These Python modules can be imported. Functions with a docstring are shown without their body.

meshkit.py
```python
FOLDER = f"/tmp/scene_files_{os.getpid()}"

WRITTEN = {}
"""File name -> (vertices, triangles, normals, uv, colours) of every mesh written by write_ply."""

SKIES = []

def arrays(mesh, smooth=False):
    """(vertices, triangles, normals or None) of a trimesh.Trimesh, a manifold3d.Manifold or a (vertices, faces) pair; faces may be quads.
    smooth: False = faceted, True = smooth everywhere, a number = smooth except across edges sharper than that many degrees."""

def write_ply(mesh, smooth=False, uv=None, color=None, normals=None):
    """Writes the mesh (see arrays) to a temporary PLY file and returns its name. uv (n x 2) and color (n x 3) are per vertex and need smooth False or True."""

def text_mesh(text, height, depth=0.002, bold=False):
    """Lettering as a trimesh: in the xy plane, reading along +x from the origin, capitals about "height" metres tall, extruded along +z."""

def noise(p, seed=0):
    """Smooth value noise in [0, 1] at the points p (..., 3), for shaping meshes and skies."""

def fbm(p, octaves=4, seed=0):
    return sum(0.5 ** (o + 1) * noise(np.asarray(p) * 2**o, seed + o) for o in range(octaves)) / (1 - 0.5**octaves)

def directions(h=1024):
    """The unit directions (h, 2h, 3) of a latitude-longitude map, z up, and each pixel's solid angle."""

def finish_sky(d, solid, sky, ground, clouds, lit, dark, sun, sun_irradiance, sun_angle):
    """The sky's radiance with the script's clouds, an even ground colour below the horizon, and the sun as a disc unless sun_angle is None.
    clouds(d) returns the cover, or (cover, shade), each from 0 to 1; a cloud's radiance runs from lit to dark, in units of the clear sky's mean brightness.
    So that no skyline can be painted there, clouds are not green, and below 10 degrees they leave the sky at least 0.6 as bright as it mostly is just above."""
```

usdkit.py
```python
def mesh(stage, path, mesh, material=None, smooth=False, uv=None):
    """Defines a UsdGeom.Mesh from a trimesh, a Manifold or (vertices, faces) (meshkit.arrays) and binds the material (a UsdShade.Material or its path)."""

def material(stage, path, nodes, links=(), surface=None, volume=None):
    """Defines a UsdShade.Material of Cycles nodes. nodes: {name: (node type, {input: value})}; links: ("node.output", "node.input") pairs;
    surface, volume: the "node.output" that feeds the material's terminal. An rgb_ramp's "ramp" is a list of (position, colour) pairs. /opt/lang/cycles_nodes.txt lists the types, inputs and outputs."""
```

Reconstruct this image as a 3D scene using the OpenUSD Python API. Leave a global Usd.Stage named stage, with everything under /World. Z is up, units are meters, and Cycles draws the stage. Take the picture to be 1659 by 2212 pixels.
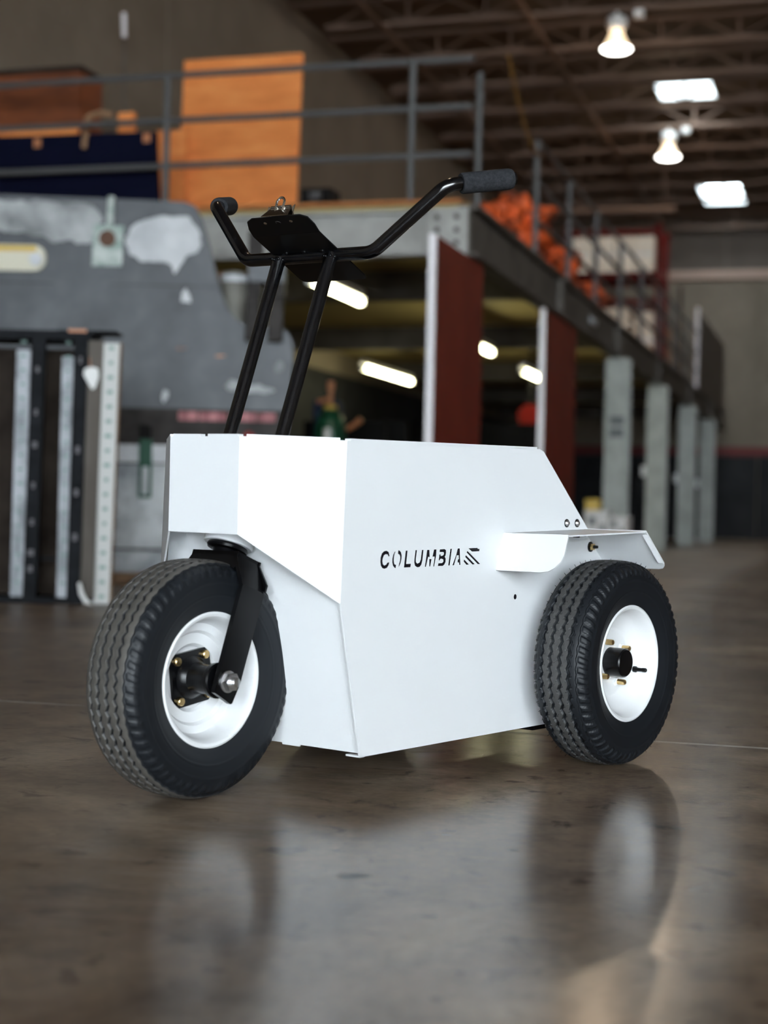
import math, random, numpy as np, trimesh, usdkit
from pxr import Usd, UsdGeom, UsdLux, UsdShade, Gf, Sdf, Vt
from shapely.geometry import Polygon, box as sbox
from shapely.ops import unary_union
import meshkit

stage = Usd.Stage.CreateInMemory()
UsdGeom.SetStageUpAxis(stage, 'Z'); UsdGeom.SetStageMetersPerUnit(stage, 1.0)
UsdGeom.Xform.Define(stage, '/World'); UsdGeom.Scope.Define(stage, '/World/Looks')
rng = np.random.default_rng(7)

# ------------------------------------------------------------------ camera, sky, daylight, exposure
# world: x = across the hall (right), y = along the hall (away), z up, camera above the origin
YAW = math.radians(16.2984)
CAM_Z = 0.512
cam = UsdGeom.Camera.Define(stage, '/World/camera')
FW = np.array([-math.sin(YAW) * math.cos(.003), math.cos(YAW) * math.cos(.003), -math.sin(.003)])
_r = np.array([math.cos(YAW), math.sin(YAW), 0.]); _u = np.cross(_r, FW)
ROLL = 0.0225
RT = math.cos(ROLL) * _r + math.sin(ROLL) * _u
UP = -math.sin(ROLL) * _r + math.cos(ROLL) * _u
m = np.eye(4); m[0, :3] = RT; m[1, :3] = UP; m[2, :3] = -FW; m[3, :3] = (0, 0, CAM_Z)
cam.AddTransformOp().Set(Gf.Matrix4d(*m.ravel().tolist()))
cam.CreateFocalLengthAttr(50.0); cam.CreateHorizontalApertureAttr(24.0); cam.CreateVerticalApertureAttr(32.0)
cam.CreateFStopAttr(2.3); cam.CreateFocusDistanceAttr(3.08)
cam.CreateClippingRangeAttr(Gf.Vec2f(0.05, 500))
cam.CreateExposureAttr(-0.33)

dome = UsdLux.DomeLight.Define(stage, '/World/sky')
dome.CreateIntensityAttr(8.4); dome.CreateColorAttr(Gf.Vec3f(0.84, 0.935, 1.0))
# daylight falls in through the open freight door far behind the camera (the opening is in wall_front)
DOOR = (-0.6, 13.0, 0.0, 6.0); DOOR_Y = -13.0

# ------------------------------------------------------------------ helpers
_used = {}
def free(path):
    n = _used.get(path, 0); _used[path] = n + 1
    return path if n == 0 else '%s_%03d' % (path, n)

def pth(parent): return '/World' if parent is None else str(parent.GetPath())

def obj(name, mesh, mat, parent=None, smooth=30):
    p = free(pth(parent) + '/' + name)
    return usdkit.mesh(stage, p, mesh, mat, smooth=smooth).GetPrim()

def tag(o, label=None, cat=None, group=None, kind=None):
    for k, v in (('label', label), ('category', cat), ('group', group), ('kind', kind)):
        if v: o.SetCustomDataByKey(k, v)
    return o

def thing(name, label, cat, loc=(0, 0, 0), rz=0.0, group=None, parent=None):
    x = UsdGeom.Xform.Define(stage, free(pth(parent) + '/' + name))
    x.AddTranslateOp().Set(Gf.Vec3d(*map(float, loc)))
    if rz: x.AddRotateZOp().Set(float(rz))
    return tag(x.GetPrim(), label, cat, group)

def holder(name, parent, loc=(0, 0, 0), rz=0.0): return thing(name, None, None, loc, rz, None, parent)

def copy_of(src, name, loc, rz, label, cat=None, group=None, parent=None):
    o = thing(name, label, cat, loc, rz, group, parent)
    o.GetReferences().AddInternalReference(src.GetPath()); o.SetInstanceable(True)
    return o

def struct(name, mesh, mat, parent=None, smooth=30):
    o = obj(name, mesh, mat, parent, smooth)
    if parent is None: tag(o, kind='structure')
    return o

cat_ = trimesh.util.concatenate
def bx(x0, x1, y0, y1, z0, z1):
    b = trimesh.creation.box((x1 - x0, y1 - y0, z1 - z0)); b.apply_translation(((x0 + x1) / 2, (y0 + y1) / 2, (z0 + z1) / 2)); return b

def rbx(x0, x1, y0, y1, z0, z1, r=.004):
    """box with chamfered edges"""
    pts = []
    for sx in (0, 1):
        for sy in (0, 1):
            for sz in (0, 1):
                c = np.array([(x0, x1)[sx], (y0, y1)[sy], (z0, z1)[sz]], float); s = np.array([1 - 2 * sx, 1 - 2 * sy, 1 - 2 * sz]) * r
                for k in range(3):
                    q = c + s; q[k] = c[k]; pts.append(q)
    return trimesh.convex.convex_hull(np.array(pts))

def bar(a, b, w, h=None, up=(0, 0, 1)):
    """square bar from a to b, w wide (sideways), h high"""
    a, b = np.asarray(a, float), np.asarray(b, float); d = b - a; L = np.linalg.norm(d); d /= L
    s = np.cross(d, up)
    if np.linalg.norm(s) < 1e-6: s = np.cross(d, (1, 0, 0))
    s /= np.linalg.norm(s); u = np.cross(s, d)
    M = np.eye(4); M[:3, 0] = s; M[:3, 1] = d; M[:3, 2] = u; M[:3, 3] = (a + b) / 2
    k = trimesh.creation.box((w, L, h or w)); k.apply_transform(M); return k

def cyl(a, b, r, n=20, r2=None):
    """closed cylinder or cone from a to b"""
    a, b = np.asarray(a, float), np.asarray(b, float); d = b - a; L = np.linalg.norm(d)
    prof = [(0, 0), (r, 0), (r if r2 is None else r2, L), (0, L)]
    return lathe(prof, a, d / L, n)

def lathe(prof, origin, axis, n=32, up=None):
    """prof: (radius, distance along axis)"""
    axis = np.asarray(axis, float) / np.linalg.norm(axis)
    t = np.array([0, 0, 1.]) if abs(axis[2]) < .9 else np.array([1., 0, 0])
    e1 = np.cross(axis, t); e1 /= np.linalg.norm(e1); e2 = np.cross(axis, e1)
    prof = np.asarray(prof, float); th = np.linspace(0, 2 * np.pi, n, endpoint=False)
    V = (np.asarray(origin, float) + prof[:, None, 1:] * axis + prof[:, None, :1] * (np.cos(th)[None, :, None] * e1 + np.sin(th)[None, :, None] * e2)).reshape(-1, 3)
    F = []
    for i in range(len(prof) - 1):
        for j in range(n):
            a, b, c, d = i * n + j, i * n + (j + 1) % n, (i + 1) * n + (j + 1) % n, (i + 1) * n + j
            F += [(a, b, c), (a, c, d)]
    k = trimesh.Trimesh(V, F, process=True); k.fix_normals(); return k

def tube(pts, r, n=16, cap=True):
    pts = np.asarray(pts, float); T = np.gradient(pts, axis=0); T /= np.linalg.norm(T, axis=1)[:, None]
    ref = np.array([0, 0, 1.]) if abs(T[0][2]) < .9 else np.array([1., 0, 0]); N = np.cross(T[0], ref); N /= np.linalg.norm(N)
    V, rr = [], np.broadcast_to(r, len(pts))
    for p, t, q in zip(pts, T, rr):
        N = N - t * (N @ t); N /= np.linalg.norm(N); B = np.cross(t, N)
        th = np.linspace(0, 2 * np.pi, n, endpoint=False); V.append(p + q * (np.cos(th)[:, None] * N + np.sin(th)[:, None] * B))
    V = np.vstack(V); F = []
    for i in range(len(pts) - 1):
        for j in range(n):
            a, b, c, d = i * n + j, i * n + (j + 1) % n, (i + 1) * n + (j + 1) % n, (i + 1) * n + j
            F += [(a, b, c), (a, c, d)]
    if cap:
        V = np.vstack([V, pts[:1], pts[-1:]]); k0, k1 = len(V) - 2, len(V) - 1; o = (len(pts) - 1) * n
        for j in range(n): F += [(k0, (j + 1) % n, j), (k1, o + j, o + (j + 1) % n)]
    k = trimesh.Trimesh(V, F, process=False); k.fix_normals(); return k

def fillet(pts, r, k=7):
    """polyline with its corners rounded"""
    pts = [np.asarray(p, float) for p in pts]; out = [pts[0]]
    for a, b, c in zip(pts, pts[1:], pts[2:]):
        u, v = (a - b) / np.linalg.norm(a - b), (c - b) / np.linalg.norm(c - b)
        d = r / math.tan(math.acos(np.clip(u @ v, -1, 1)) / 2); p, q = b + u * d, b + v * d
        ctr = b + (u + v) / np.linalg.norm(u + v) * math.hypot(r, d)
        for t in np.linspace(0, 1, k):
            w = (p - ctr) * (1 - t) + (q - ctr) * t; out.append(ctr + w / np.linalg.norm(w) * r)
    return np.array(out + [pts[-1]])

def plate(poly, t, origin=(0, 0, 0), ex=(1, 0, 0), ey=(0, 0, 1)):
    """2-D outline (shapely or points) drawn on the axes ex, ey at origin and extruded by t along ex x ey"""
    poly = poly if hasattr(poly, 'geom_type') else Polygon(poly)
    poly = poly.buffer(0)
    ms = [trimesh.creation.extrude_polygon(g, abs(t), engine='earcut') for g in getattr(poly, 'geoms', [poly])]
    k = cat_(ms); ex, ey = np.asarray(ex, float), np.asarray(ey, float); ez = np.cross(ex, ey)
    M = np.eye(4); M[:3, 0] = ex; M[:3, 1] = ey; M[:3, 2] = ez; M[:3, 3] = np.asarray(origin, float) + (ez * t if t < 0 else 0)
    k.apply_transform(M); return k

def slab(pts, t):
    """flat polygon of 3-D points (counter-clockwise seen from outside), t thick, inwards"""
    P = np.asarray(pts, float); n = np.cross(P[1] - P[0], P[2] - P[0]); n /= np.linalg.norm(n)
    return trimesh.convex.convex_hull(np.vstack([P, P - n * t]))

def rounded(w0, w1, h0, h1, r, k=6):
    return sbox(w0 + r, h0 + r, w1 - r, h1 - r).buffer(r, quad_segs=k)

def hexnut(c, axis, r, h):
    return lathe([(0, 0), (r, 0), (r, h), (0, h)], c, axis, 6)

# ------------------------------------------------------------------ materials
def lin(r, g, b):
    f = lambda c: (c / 255 / 12.92) if c <= 10 else ((c / 255 + .055) / 1.055) ** 2.4
    return tuple(f(c) for c in (r, g, b))

def mat(name, color, rough=.5, metal=0., spec=.5, **kw):
    return usdkit.material(stage, '/World/Looks/' + name, {'p': ('principled_bsdf', {'base_color': color, 'roughness': rough, 'metallic': metal, 'specular_ior_level': spec, **kw})}, [], surface='p.BSDF')

def noisy(name, c1, c2, scale=4., rough=.5, metal=0., spec=.5, detail=6., lo=.35, hi=.65, stretch=(1, 1, 1), bump=0., bscale=40., bdist=.002, c3=None):
    n = {'g': ('texture_coordinate', {}), 'm': ('mapping', {'scale': stretch}), 'n': ('noise_texture', {'scale': scale, 'detail': detail, 'roughness': .6}),
         'r': ('rgb_ramp', {'ramp': [(lo, c1), (hi, c2)] if c3 is None else [(lo, c1), ((lo + hi) / 2, c2), (hi, c3)]}),
         'p': ('principled_bsdf', {'roughness': rough, 'metallic': metal, 'specular_ior_level': spec})}
    l = [('g.object', 'm.vector'), ('m.vector', 'n.vector'), ('n.fac', 'r.fac'), ('r.color', 'p.base_color')]
    if bump:
        n['bn'] = ('noise_texture', {'scale': bscale, 'detail': 3.}); n['b'] = ('bump', {'strength': bump, 'distance': bdist})
        l += [('g.object', 'bn.vector'), ('bn.fac', 'b.height'), ('b.normal', 'p.normal')]
    return usdkit.material(stage, '/World/Looks/' + name, n, l, surface='p.BSDF')

def emit(name, color, strength):
    return usdkit.material(stage, '/World/Looks/' + name, {'e': ('emission', {'color': color, 'strength': strength})}, [], surface='e.emission')

M = {}
M['white'] = mat('white_powder_coat', (.80, .815, .83), .38, spec=.45)
M['white_gloss'] = mat('white_gloss_paint', (.80, .81, .82), .22, spec=.5)
M['black'] = mat('black_powder_coat', (.0026, .0027, .0034), .26, spec=.28)
M['black_tube'] = mat('black_gloss_tube', (.0028, .0030, .0040), .16, spec=.75)
M['black_satin'] = mat('black_satin_sheet', (.003, .003, .0035), .40, spec=.25)
M['void'] = mat('black_backing', (.003, .002, .005), .6, spec=.2)
M['foam'] = noisy('black_foam_grip', (.016, .017, .02), (.03, .031, .035), 180., .9, spec=.2, bump=.5, bscale=500., bdist=.0006)
M['chrome'] = mat('chrome', (.75, .73, .70), .14, 1.)
M['zinc'] = noisy('zinc_plated_steel', (.62, .62, .63), (.88, .88, .9), 90., .34, 1.)
M['brass'] = mat('yellow_zinc', (.72, .52, .24), .30, 1.)
M['tyre_front'] = M['tyre_rear'] = None
for nm, dust in (('tyre_front', (.090, .083, .075)), ('tyre_rear', (.060, .059, .058))):
    M[nm] = usdkit.material(stage, '/World/Looks/' + nm + '_rubber', {
        'a': ('attribute', {'attribute': 'dust'}), 'g': ('texture_coordinate', {}), 'n': ('noise_texture', {'scale': 60., 'detail': 5.}),
        'mr': ('map_range', {'from_min': .3, 'from_max': .7, 'to_min': .72, 'to_max': 1.1}), 'mm': ('math', {'math_type': 'multiply', 'use_clamp': True}),
        'mx': ('mix', {'color1': (.0070, .0088, .0118), 'color2': dust}), 'p': ('principled_bsdf', {'roughness': .50, 'specular_ior_level': .34})},
        [('g.object', 'n.vector'), ('n.fac', 'mr.value'), ('mr.result', 'mm.value1'), ('a.fac', 'mm.value2'), ('mm.value', 'mx.fac'), ('mx.color', 'p.base_color')], surface='p.BSDF')

# floor: worn, sealed concrete
M['floor'] = usdkit.material(stage, '/World/Looks/sealed_concrete', {
    'g': ('texture_coordinate', {}), 'm2': ('mapping', {'scale': (.35, 1.2, 1.)}),
    'n1': ('noise_texture', {'scale': 1.1, 'detail': 8., 'roughness': .62, 'distortion': .6}), 'n2': ('noise_texture', {'scale': 7., 'detail': 7., 'roughness': .7}),
    'n3': ('noise_texture', {'scale': 2.6, 'detail': 6., 'roughness': .65, 'distortion': 1.2}), 'n4': ('noise_texture', {'scale': 55., 'detail': 4., 'roughness': .6}),
    'r1': ('rgb_ramp', {'ramp': [(.34, (.098, .065, .042)), (.44, (.200, .141, .095)), (.55, (.265, .195, .135)), (.66, (.41, .325, .235))]}),
    'r2': ('rgb_ramp', {'ramp': [(.35, (.62, .62, .62)), (.50, (1., 1., 1.)), (.68, (1.22, 1.2, 1.18))]}),
    'r4': ('rgb_ramp', {'ramp': [(.3, (.80, .80, .80)), (.7, (1.15, 1.15, 1.15))]}),
    'n5': ('noise_texture', {'scale': 13., 'detail': 5., 'roughness': .55, 'distortion': .5}), 'r5': ('rgb_ramp', {'ramp': [(.60, (1., 1., 1.)), (.67, (.42, .38, .36))]}), 'x3': ('mix', {'mix_type': 'multiply', 'fac': .9}),
    'x1': ('mix', {'mix_type': 'multiply', 'fac': .85}), 'x2': ('mix', {'mix_type': 'multiply', 'fac': .6}),
    'sx': ('separate_xyz', {}), 'ax': ('math', {'math_type': 'add', 'value2': .42}), 'ab': ('math', {'math_type': 'absolute'}), 'nz': ('math', {'math_type': 'multiply_add', 'value2': .9, 'value3': -.45}), 'ad': ('math', {'math_type': 'add'}),
    'rr': ('map_range', {'range_type': 'smoothstep', 'from_min': .32, 'from_max': .85, 'to_min': .20, 'to_max': .40}),   # a traffic lane polished by tyres, duller to both sides
    'b': ('bump', {'strength': .02, 'distance': .003}), 'p': ('principled_bsdf', {'specular_ior_level': .5, 'ior': 1.42})},
    [('g.object', 'n1.vector'), ('g.object', 'n2.vector'), ('g.object', 'm2.vector'), ('m2.vector', 'n3.vector'), ('g.object', 'n4.vector'),
     ('n1.fac', 'r1.fac'), ('n2.fac', 'r2.fac'), ('n4.fac', 'r4.fac'), ('r1.color', 'x1.color1'), ('r2.color', 'x1.color2'), ('x1.color', 'x2.color1'), ('r4.color', 'x2.color2'), ('g.object', 'n5.vector'), ('n5.fac', 'r5.fac'), ('x2.color', 'x3.color1'), ('r5.color', 'x3.color2'), ('x3.color', 'p.base_color'),
     ('g.object', 'sx.vector'), ('sx.x', 'ax.value1'), ('ax.value', 'ab.value1'), ('n3.fac', 'nz.value1'), ('ab.value', 'ad.value1'), ('nz.value', 'ad.value2'), ('ad.value', 'rr.value'), ('rr.result', 'p.roughness'), ('n1.fac', 'b.height'), ('b.normal', 'p.normal')], surface='p.BSDF')
M['stain'] = mat('dark_oil_stain', (.03, .022, .018), .35)
M['joint'] = mat('pale_joint_filler', (.26, .235, .20), .6)
M['wall'] = noisy('beige_wall_paint', (.17, .141, .108), (.215, .18, .14), 1.2, .8, spec=.2)
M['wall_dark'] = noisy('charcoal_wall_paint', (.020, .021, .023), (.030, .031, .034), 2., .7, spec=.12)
M['wall_red'] = mat('dark_red_stripe', (.13, .008, .008), .6)
M['metal_panel'] = noisy('brown_metal_siding', (.075, .055, .04), (.10, .075, .055), 2., .6)
M['deck'] = noisy('roof_deck', (.080, .057, .039), (.102, .074, .052), 1.5, .75, spec=.2)
M['joist'] = mat('primed_joist_steel', (.15, .098, .072), .6, spec=.2)
M['sky_pane'] = usdkit.material(stage, '/World/Looks/skylight_dome', {'t': ('transparent_bsdf', {'color': (.93, .95, .95)}), 'd': ('translucent_bsdf', {'color': (.9, .9, .88)}), 'x': ('mix_closure', {'fac': .12})},
    [('t.BSDF', 'x.closure1'), ('d.BSDF', 'x.closure2')], surface='x.closure')
M['curb'] = mat('white_skylight_curb', (.85, .85, .84), .6)
M['beam'] = noisy('weathered_steel_beam', (.075, .066, .057), (.13, .115, .10), 3., .6, .0, .15)
M['beam_grey'] = noisy('galvanised_grey_beam', (.27, .265, .25), (.42, .415, .39), 3., .5, .0, .3)
M['column'] = noisy('pale_grey_column_paint', (.27, .285, .265), (.39, .405, .38), 3.5, .5)
M['salmon'] = mat('primer_pink_ledger', (.42, .29, .23), .6)
M['rail'] = mat('grey_rail_paint', (.085, .085, .085), .5)
M['deck_ply'] = noisy('orange_plywood_edge', (.33, .115, .03), (.48, .18, .05), 8., .7)
M['under_deck'] = noisy('dull_ochre_deck_underside', (.36, .285, .12), (.45, .36, .16), 2., .7)
M['ply'] = noisy('orange_plywood', (.70, .205, .048), (.86, .275, .068), 2.2, .7, stretch=(1., 1., 5.), c3=(.93, .35, .10), lo=.3, hi=.7)
M['ply_dark'] = noisy('brown_plywood', (.115, .027, .006), (.20, .050, .010), 3., .65, stretch=(1., 1., 4.))
M['navy'] = noisy('navy_blue_panel_paint', (.002, .003, .013), (.0035, .0045, .018), 2., .7, spec=.08)
M['red'] = noisy('oxide_red_panel_paint', (.15, .017, .010), (.20, .027, .015), 2.5, .5, spec=.18)
M['offwhite'] = noisy('off_white_edge_paint', (.78, .74, .76), (.86, .83, .85), 12., .6)
M['machine'] = noisy('worn_slate_grey_paint', (.042, .046, .054), (.073, .079, .089), 2.6, .5, detail=9., c3=(.12, .127, .138), lo=.32, hi=.72)
M['machine_dark'] = noisy('dark_machine_steel', (.022, .019, .018), (.055, .048, .045), 6., .6, spec=.15)
M['bare'] = noisy('bare_white_primer', (.42, .44, .46), (.66, .67, .69), 3., .6, lo=.3, hi=.6)
M['bare_soft'] = noisy('thin_grey_primer', (.17, .178, .182), (.46, .475, .48), 3.5, .6, lo=.36, hi=.62)
M['pink'] = noisy('faded_pink_red_paint', (.16, .03, .035), (.50, .19, .20), 9., .6, stretch=(1, 1, .3), lo=.4, hi=.6)
M['bed'] = noisy('scuffed_blue_grey_plate', (.20, .22, .24), (.62, .64, .65), 1.9, .45, lo=.38, hi=.55)
M['cyl_dull'] = noisy('dull_beige_cylinder', (.12, .115, .10), (.24, .23, .20), 3., .5, spec=.2)
M['green_box'] = noisy('pale_green_plate', (.20, .29, .25), (.55, .60, .57), 9., .6, lo=.4, hi=.6)
M['rust'] = noisy('rusty_hole', (.06, .025, .012), (.14, .065, .035), 30., .7)
M['cream'] = mat('cream_enamel', (.68, .64, .50), .35)
M['yellow'] = mat('yellow_paint', (.60, .40, .05), .45)
M['rack_black'] = noisy('black_rack_steel', (.006, .0065, .008), (.014, .015, .018), 8., .6, spec=.08)
M['rack_board'] = noisy('dusty_brown_board', (.075, .063, .052), (.14, .122, .105), 4., .8, stretch=(1, 1, .2))
M['rack_back'] = noisy('dark_brown_sheet', (.014, .010, .008), (.040, .031, .025), 3., .85, spec=.1)
M['strip'] = noisy('whitewashed_strip', (.22, .235, .25), (.46, .48, .51), 14., .7, stretch=(1, 1, .5), lo=.35, hi=.6)
M['label_strip'] = mat('white_scale_strip', (.56, .56, .54), .6)
M['ink'] = mat('faded_green_ink', (.20, .30, .27), .7)
M['ink_white'] = mat('chalk_white_mark', (.13, .125, .135), .8)
M['paper'] = mat('white_paper', (.78, .78, .76), .8)
M['wood_base'] = noisy('brown_timber', (.14, .075, .035), (.22, .125, .06), 6., .7)
M['green_cyl'] = mat('dark_green_cylinder_paint', (.010, .075, .040), .30)
M['dark'] = noisy('dark_shop_clutter', (.005, .005, .005), (.013, .012, .012), 3., .7, spec=.1)
M['blue'] = mat('blue_plastic', (.006, .020, .065), .6)
M['orange'] = noisy('orange_mesh_plastic', (.10, .018, .006), (.85, .135, .024), 5., .6, lo=.40, hi=.56)
M['rack_red'] = mat('red_rack_beam', (.085, .006, .005), .7, spec=.1)
M['carton'] = noisy('pale_carton', (.66, .55, .43), (.80, .70, .58), 5., .8)
M['pale_box'] = noisy('white_carton', (.62, .60, .59), (.72, .70, .69), 6., .8)
M['tape'] = mat('dull_label_print', (.12, .13, .14), .7)
M['tan'] = mat('tan_cardboard', (.30, .17, .09), .8)
M['bright_red'] = mat('bright_red_plastic', (.20, .008, .005), .5, spec=.2)
M['copper'] = mat('copper_orange', (.50, .20, .09), .45)
M['tube_on'] = emit('fluorescent_tube_lit', (1., .96, .58), 26.)
M['lamp_on'] = emit('mercury_lamp_lit', (1., .90, .80), 60.)
M['reflector'] = mat('glowing_lamp_refractor', (.75, .68, .55), .35, emission_color=(1., .74, .46), emission_strength=2.2)
M['ballast'] = mat('white_lamp_ballast', (.80, .78, .75), .4)
M['lens_glow'] = emit('lamp_lens_lit', (1., .95, .88), 14.)
M['hose'] = mat('yellow_hose', (.20, .10, .02), .5)

# ------------------------------------------------------------------ the hall
UL, UR, YB, YF, H = -6.75, 16.0, 34.0, DOOR_Y, 6.65
floor = struct('floor', bx(UL - .3, UR + .3, YF - .3, YB + .3, -.15, 0), M['floor'], smooth=False)
obj('joint', bx(UL, UR, 3.617, 3.626, 0, .0006), M['joint'], floor, False)
st = Polygon([(.07 * math.cos(a) * (1 + .25 * math.sin(3 * a + 1)), .055 * math.sin(a) * (1 + .2 * math.sin(2 * a))) for a in np.linspace(0, 2 * math.pi, 24)[:-1]])
obj('stain', plate(st, .0005, (-.652, 2.116, 0), (.28, .1, 0), (-.1, .28, 0)), M['stain'], floor, False)
obj('stain', plate(st, .0005, (-.48, 2.37, 0), (.12, .02, 0), (-.02, .12, 0)), M['stain'], floor, False)
obj('stain', plate(st, .0005, (-.60, 2.44, 0), (.12, .01, 0), (-.01, .07, 0)), M['stain'], floor, False)

wl = struct('wall_left', bx(UL - .3, UL - .02, YF, YB, 0, H), M['wall'], smooth=False)
edges = [YF, -6.8, 0.4, 7.65, 14.9, 22.2, 29.5, YB]
for a, b in zip(edges, edges[1:]): obj('panel', bx(UL - .02, UL, a + .012, b - .012, 0, H), M['wall'], wl, False)
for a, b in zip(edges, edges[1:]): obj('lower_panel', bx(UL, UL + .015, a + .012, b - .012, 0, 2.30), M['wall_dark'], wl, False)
struct('wall_right', bx(UR, UR + .3, YF, YB, 0, H), M['wall'], smooth=False)
far = struct('wall_back', bx(UL, UR, YB + .06, YB + .3, 0, H), M['wall'], smooth=False)
for a, b in ((UL, -5.1), (-5.1, -1.95), (-1.95, 1.2), (1.2, 4.35), (4.35, 7.5), (7.5, 11.), (11., UR)):
    obj('panel', bx(a + .012, b - .012, YB, YB + .06, 4.32, 5.42), M['wall'], far, False)
    obj('panel', bx(a + .012, b - .012, YB, YB + .06, 1.93, 4.30), M['wall'], far, False)
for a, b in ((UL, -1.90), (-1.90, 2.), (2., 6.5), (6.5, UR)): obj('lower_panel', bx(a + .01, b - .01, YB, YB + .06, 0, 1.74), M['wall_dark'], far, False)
obj('stripe', bx(UL, UR, YB - .01, YB + .06, 1.745, 1.925), M['wall_red'], far, False)
obj('ledger', bx(-4.4, UR, YB - .12, YB + .06, 5.42, 5.60), M['salmon'], far, False)
for i in range(11): obj('siding', bx(UL + i * 2.06, UL + i * 2.06 + 2.045, YB, YB + .06, 5.61, H), M['metal_panel'], far, False)
# wall behind the camera with the open freight door
fw = struct('wall_front', cat_([bx(UL, DOOR[0], YF - .25, YF, 0, H), bx(DOOR[1], UR, YF - .25, YF, 0, H), bx(DOOR[0], DOOR[1], YF - .25, YF, DOOR[3], H)]), M['wall'], smooth=False)

# roof with two skylights
sky = [(-2.87, -2.04, 22.92, 24.15), (-2.93, -2.12, 30.2, 32.2)]
pol = sbox(UL - .3, YF - .3, UR + .3, YB + .3)
for s in sky: pol = pol.difference(sbox(s[0], s[2], s[1], s[3]))
ceil = struct('ceiling', plate(pol, .12, (0, 0, H), (1, 0, 0), (0, 1, 0)), M['deck'], smooth=False)
for i, s in enumerate(sky):
    w = thing('window_%d' % (i + 1), None, None, ((s[0] + s[1]) / 2, (s[2] + s[3]) / 2, H)); tag(w, kind='structure')
    a, b = (s[1] - s[0]) / 2, (s[3] - s[2]) / 2
    obj('curb', plate(sbox(-a, -b, a, b).difference(sbox(-a + .02, -b + .02, a - .02, b - .02)), .34, (0, 0, 0), (1, 0, 0), (0, 1, 0)), M['curb'], w, False)
    obj('pane', bx(-a + .02, a - .02, -b + .02, b - .02, .30, .31), M['sky_pane'], w, False)
    obj('glazing_bar', bx(-a + .02, a - .02, -.25 * b - .02, -.25 * b + .02, .28, .30), M['curb'], w, False)
# bar joists under the roof
Z0, Z1 = 6.30, 6.60
for k in range(-21, 11):
    if k == 9: continue
    y = 18.5 + 1.4425 * k
    ch = cat_([bx(-6.28, UR, y - .055, y - .012, Z0, Z0 + .05), bx(-6.28, UR, y + .012, y + .055, Z0, Z0 + .05), bx(UL, UR, y - .055, y + .055, Z1, H)])
    j = obj('roof_joist', ch, M['joist'], ceil, False)
    if k < -3: continue   # nearer joists lie above the frame
    n, step = 0, .95
    for i in range(9):
        x = -6.2 + i * step
        if x > 1.2: break
        obj('web', bar((x, y, Z0 + .04), (x + step / 2, y, Z1), .022, .05, (0, 1, 0)), M['joist'], j, False)
        obj('web', bar((x + step / 2, y, Z1), (x + step, y, Z0 + .04), .022, .05, (0, 1, 0)), M['joist'], j, False)
        obj('web', bx(x + step - .02, x + step + .02, y - .012, y + .012, Z0 + .04, Z1), M['joist'], j, False)
for x in (-5.55, -3.75, -.4): obj('bridging', bx(x - .025, x + .025, 10., YB, Z0 - .03, Z0), M['joist'], ceil, False)

pp = thing('pipe', 'long brown pipe hung level across the hall above the far mezzanine', 'pipe', (-4.4, 26, 5.44))
obj('tube', cyl((-1.9, 0, .01), (1.57, 0, -.02), .055, 12), M['joist'], pp, 40)
for x in (-1.5, 0., 1.4): obj('hanger', cyl((x, 0, .05), (x, 0, H - 5.44), .008, 6), M['joist'], pp)

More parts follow.
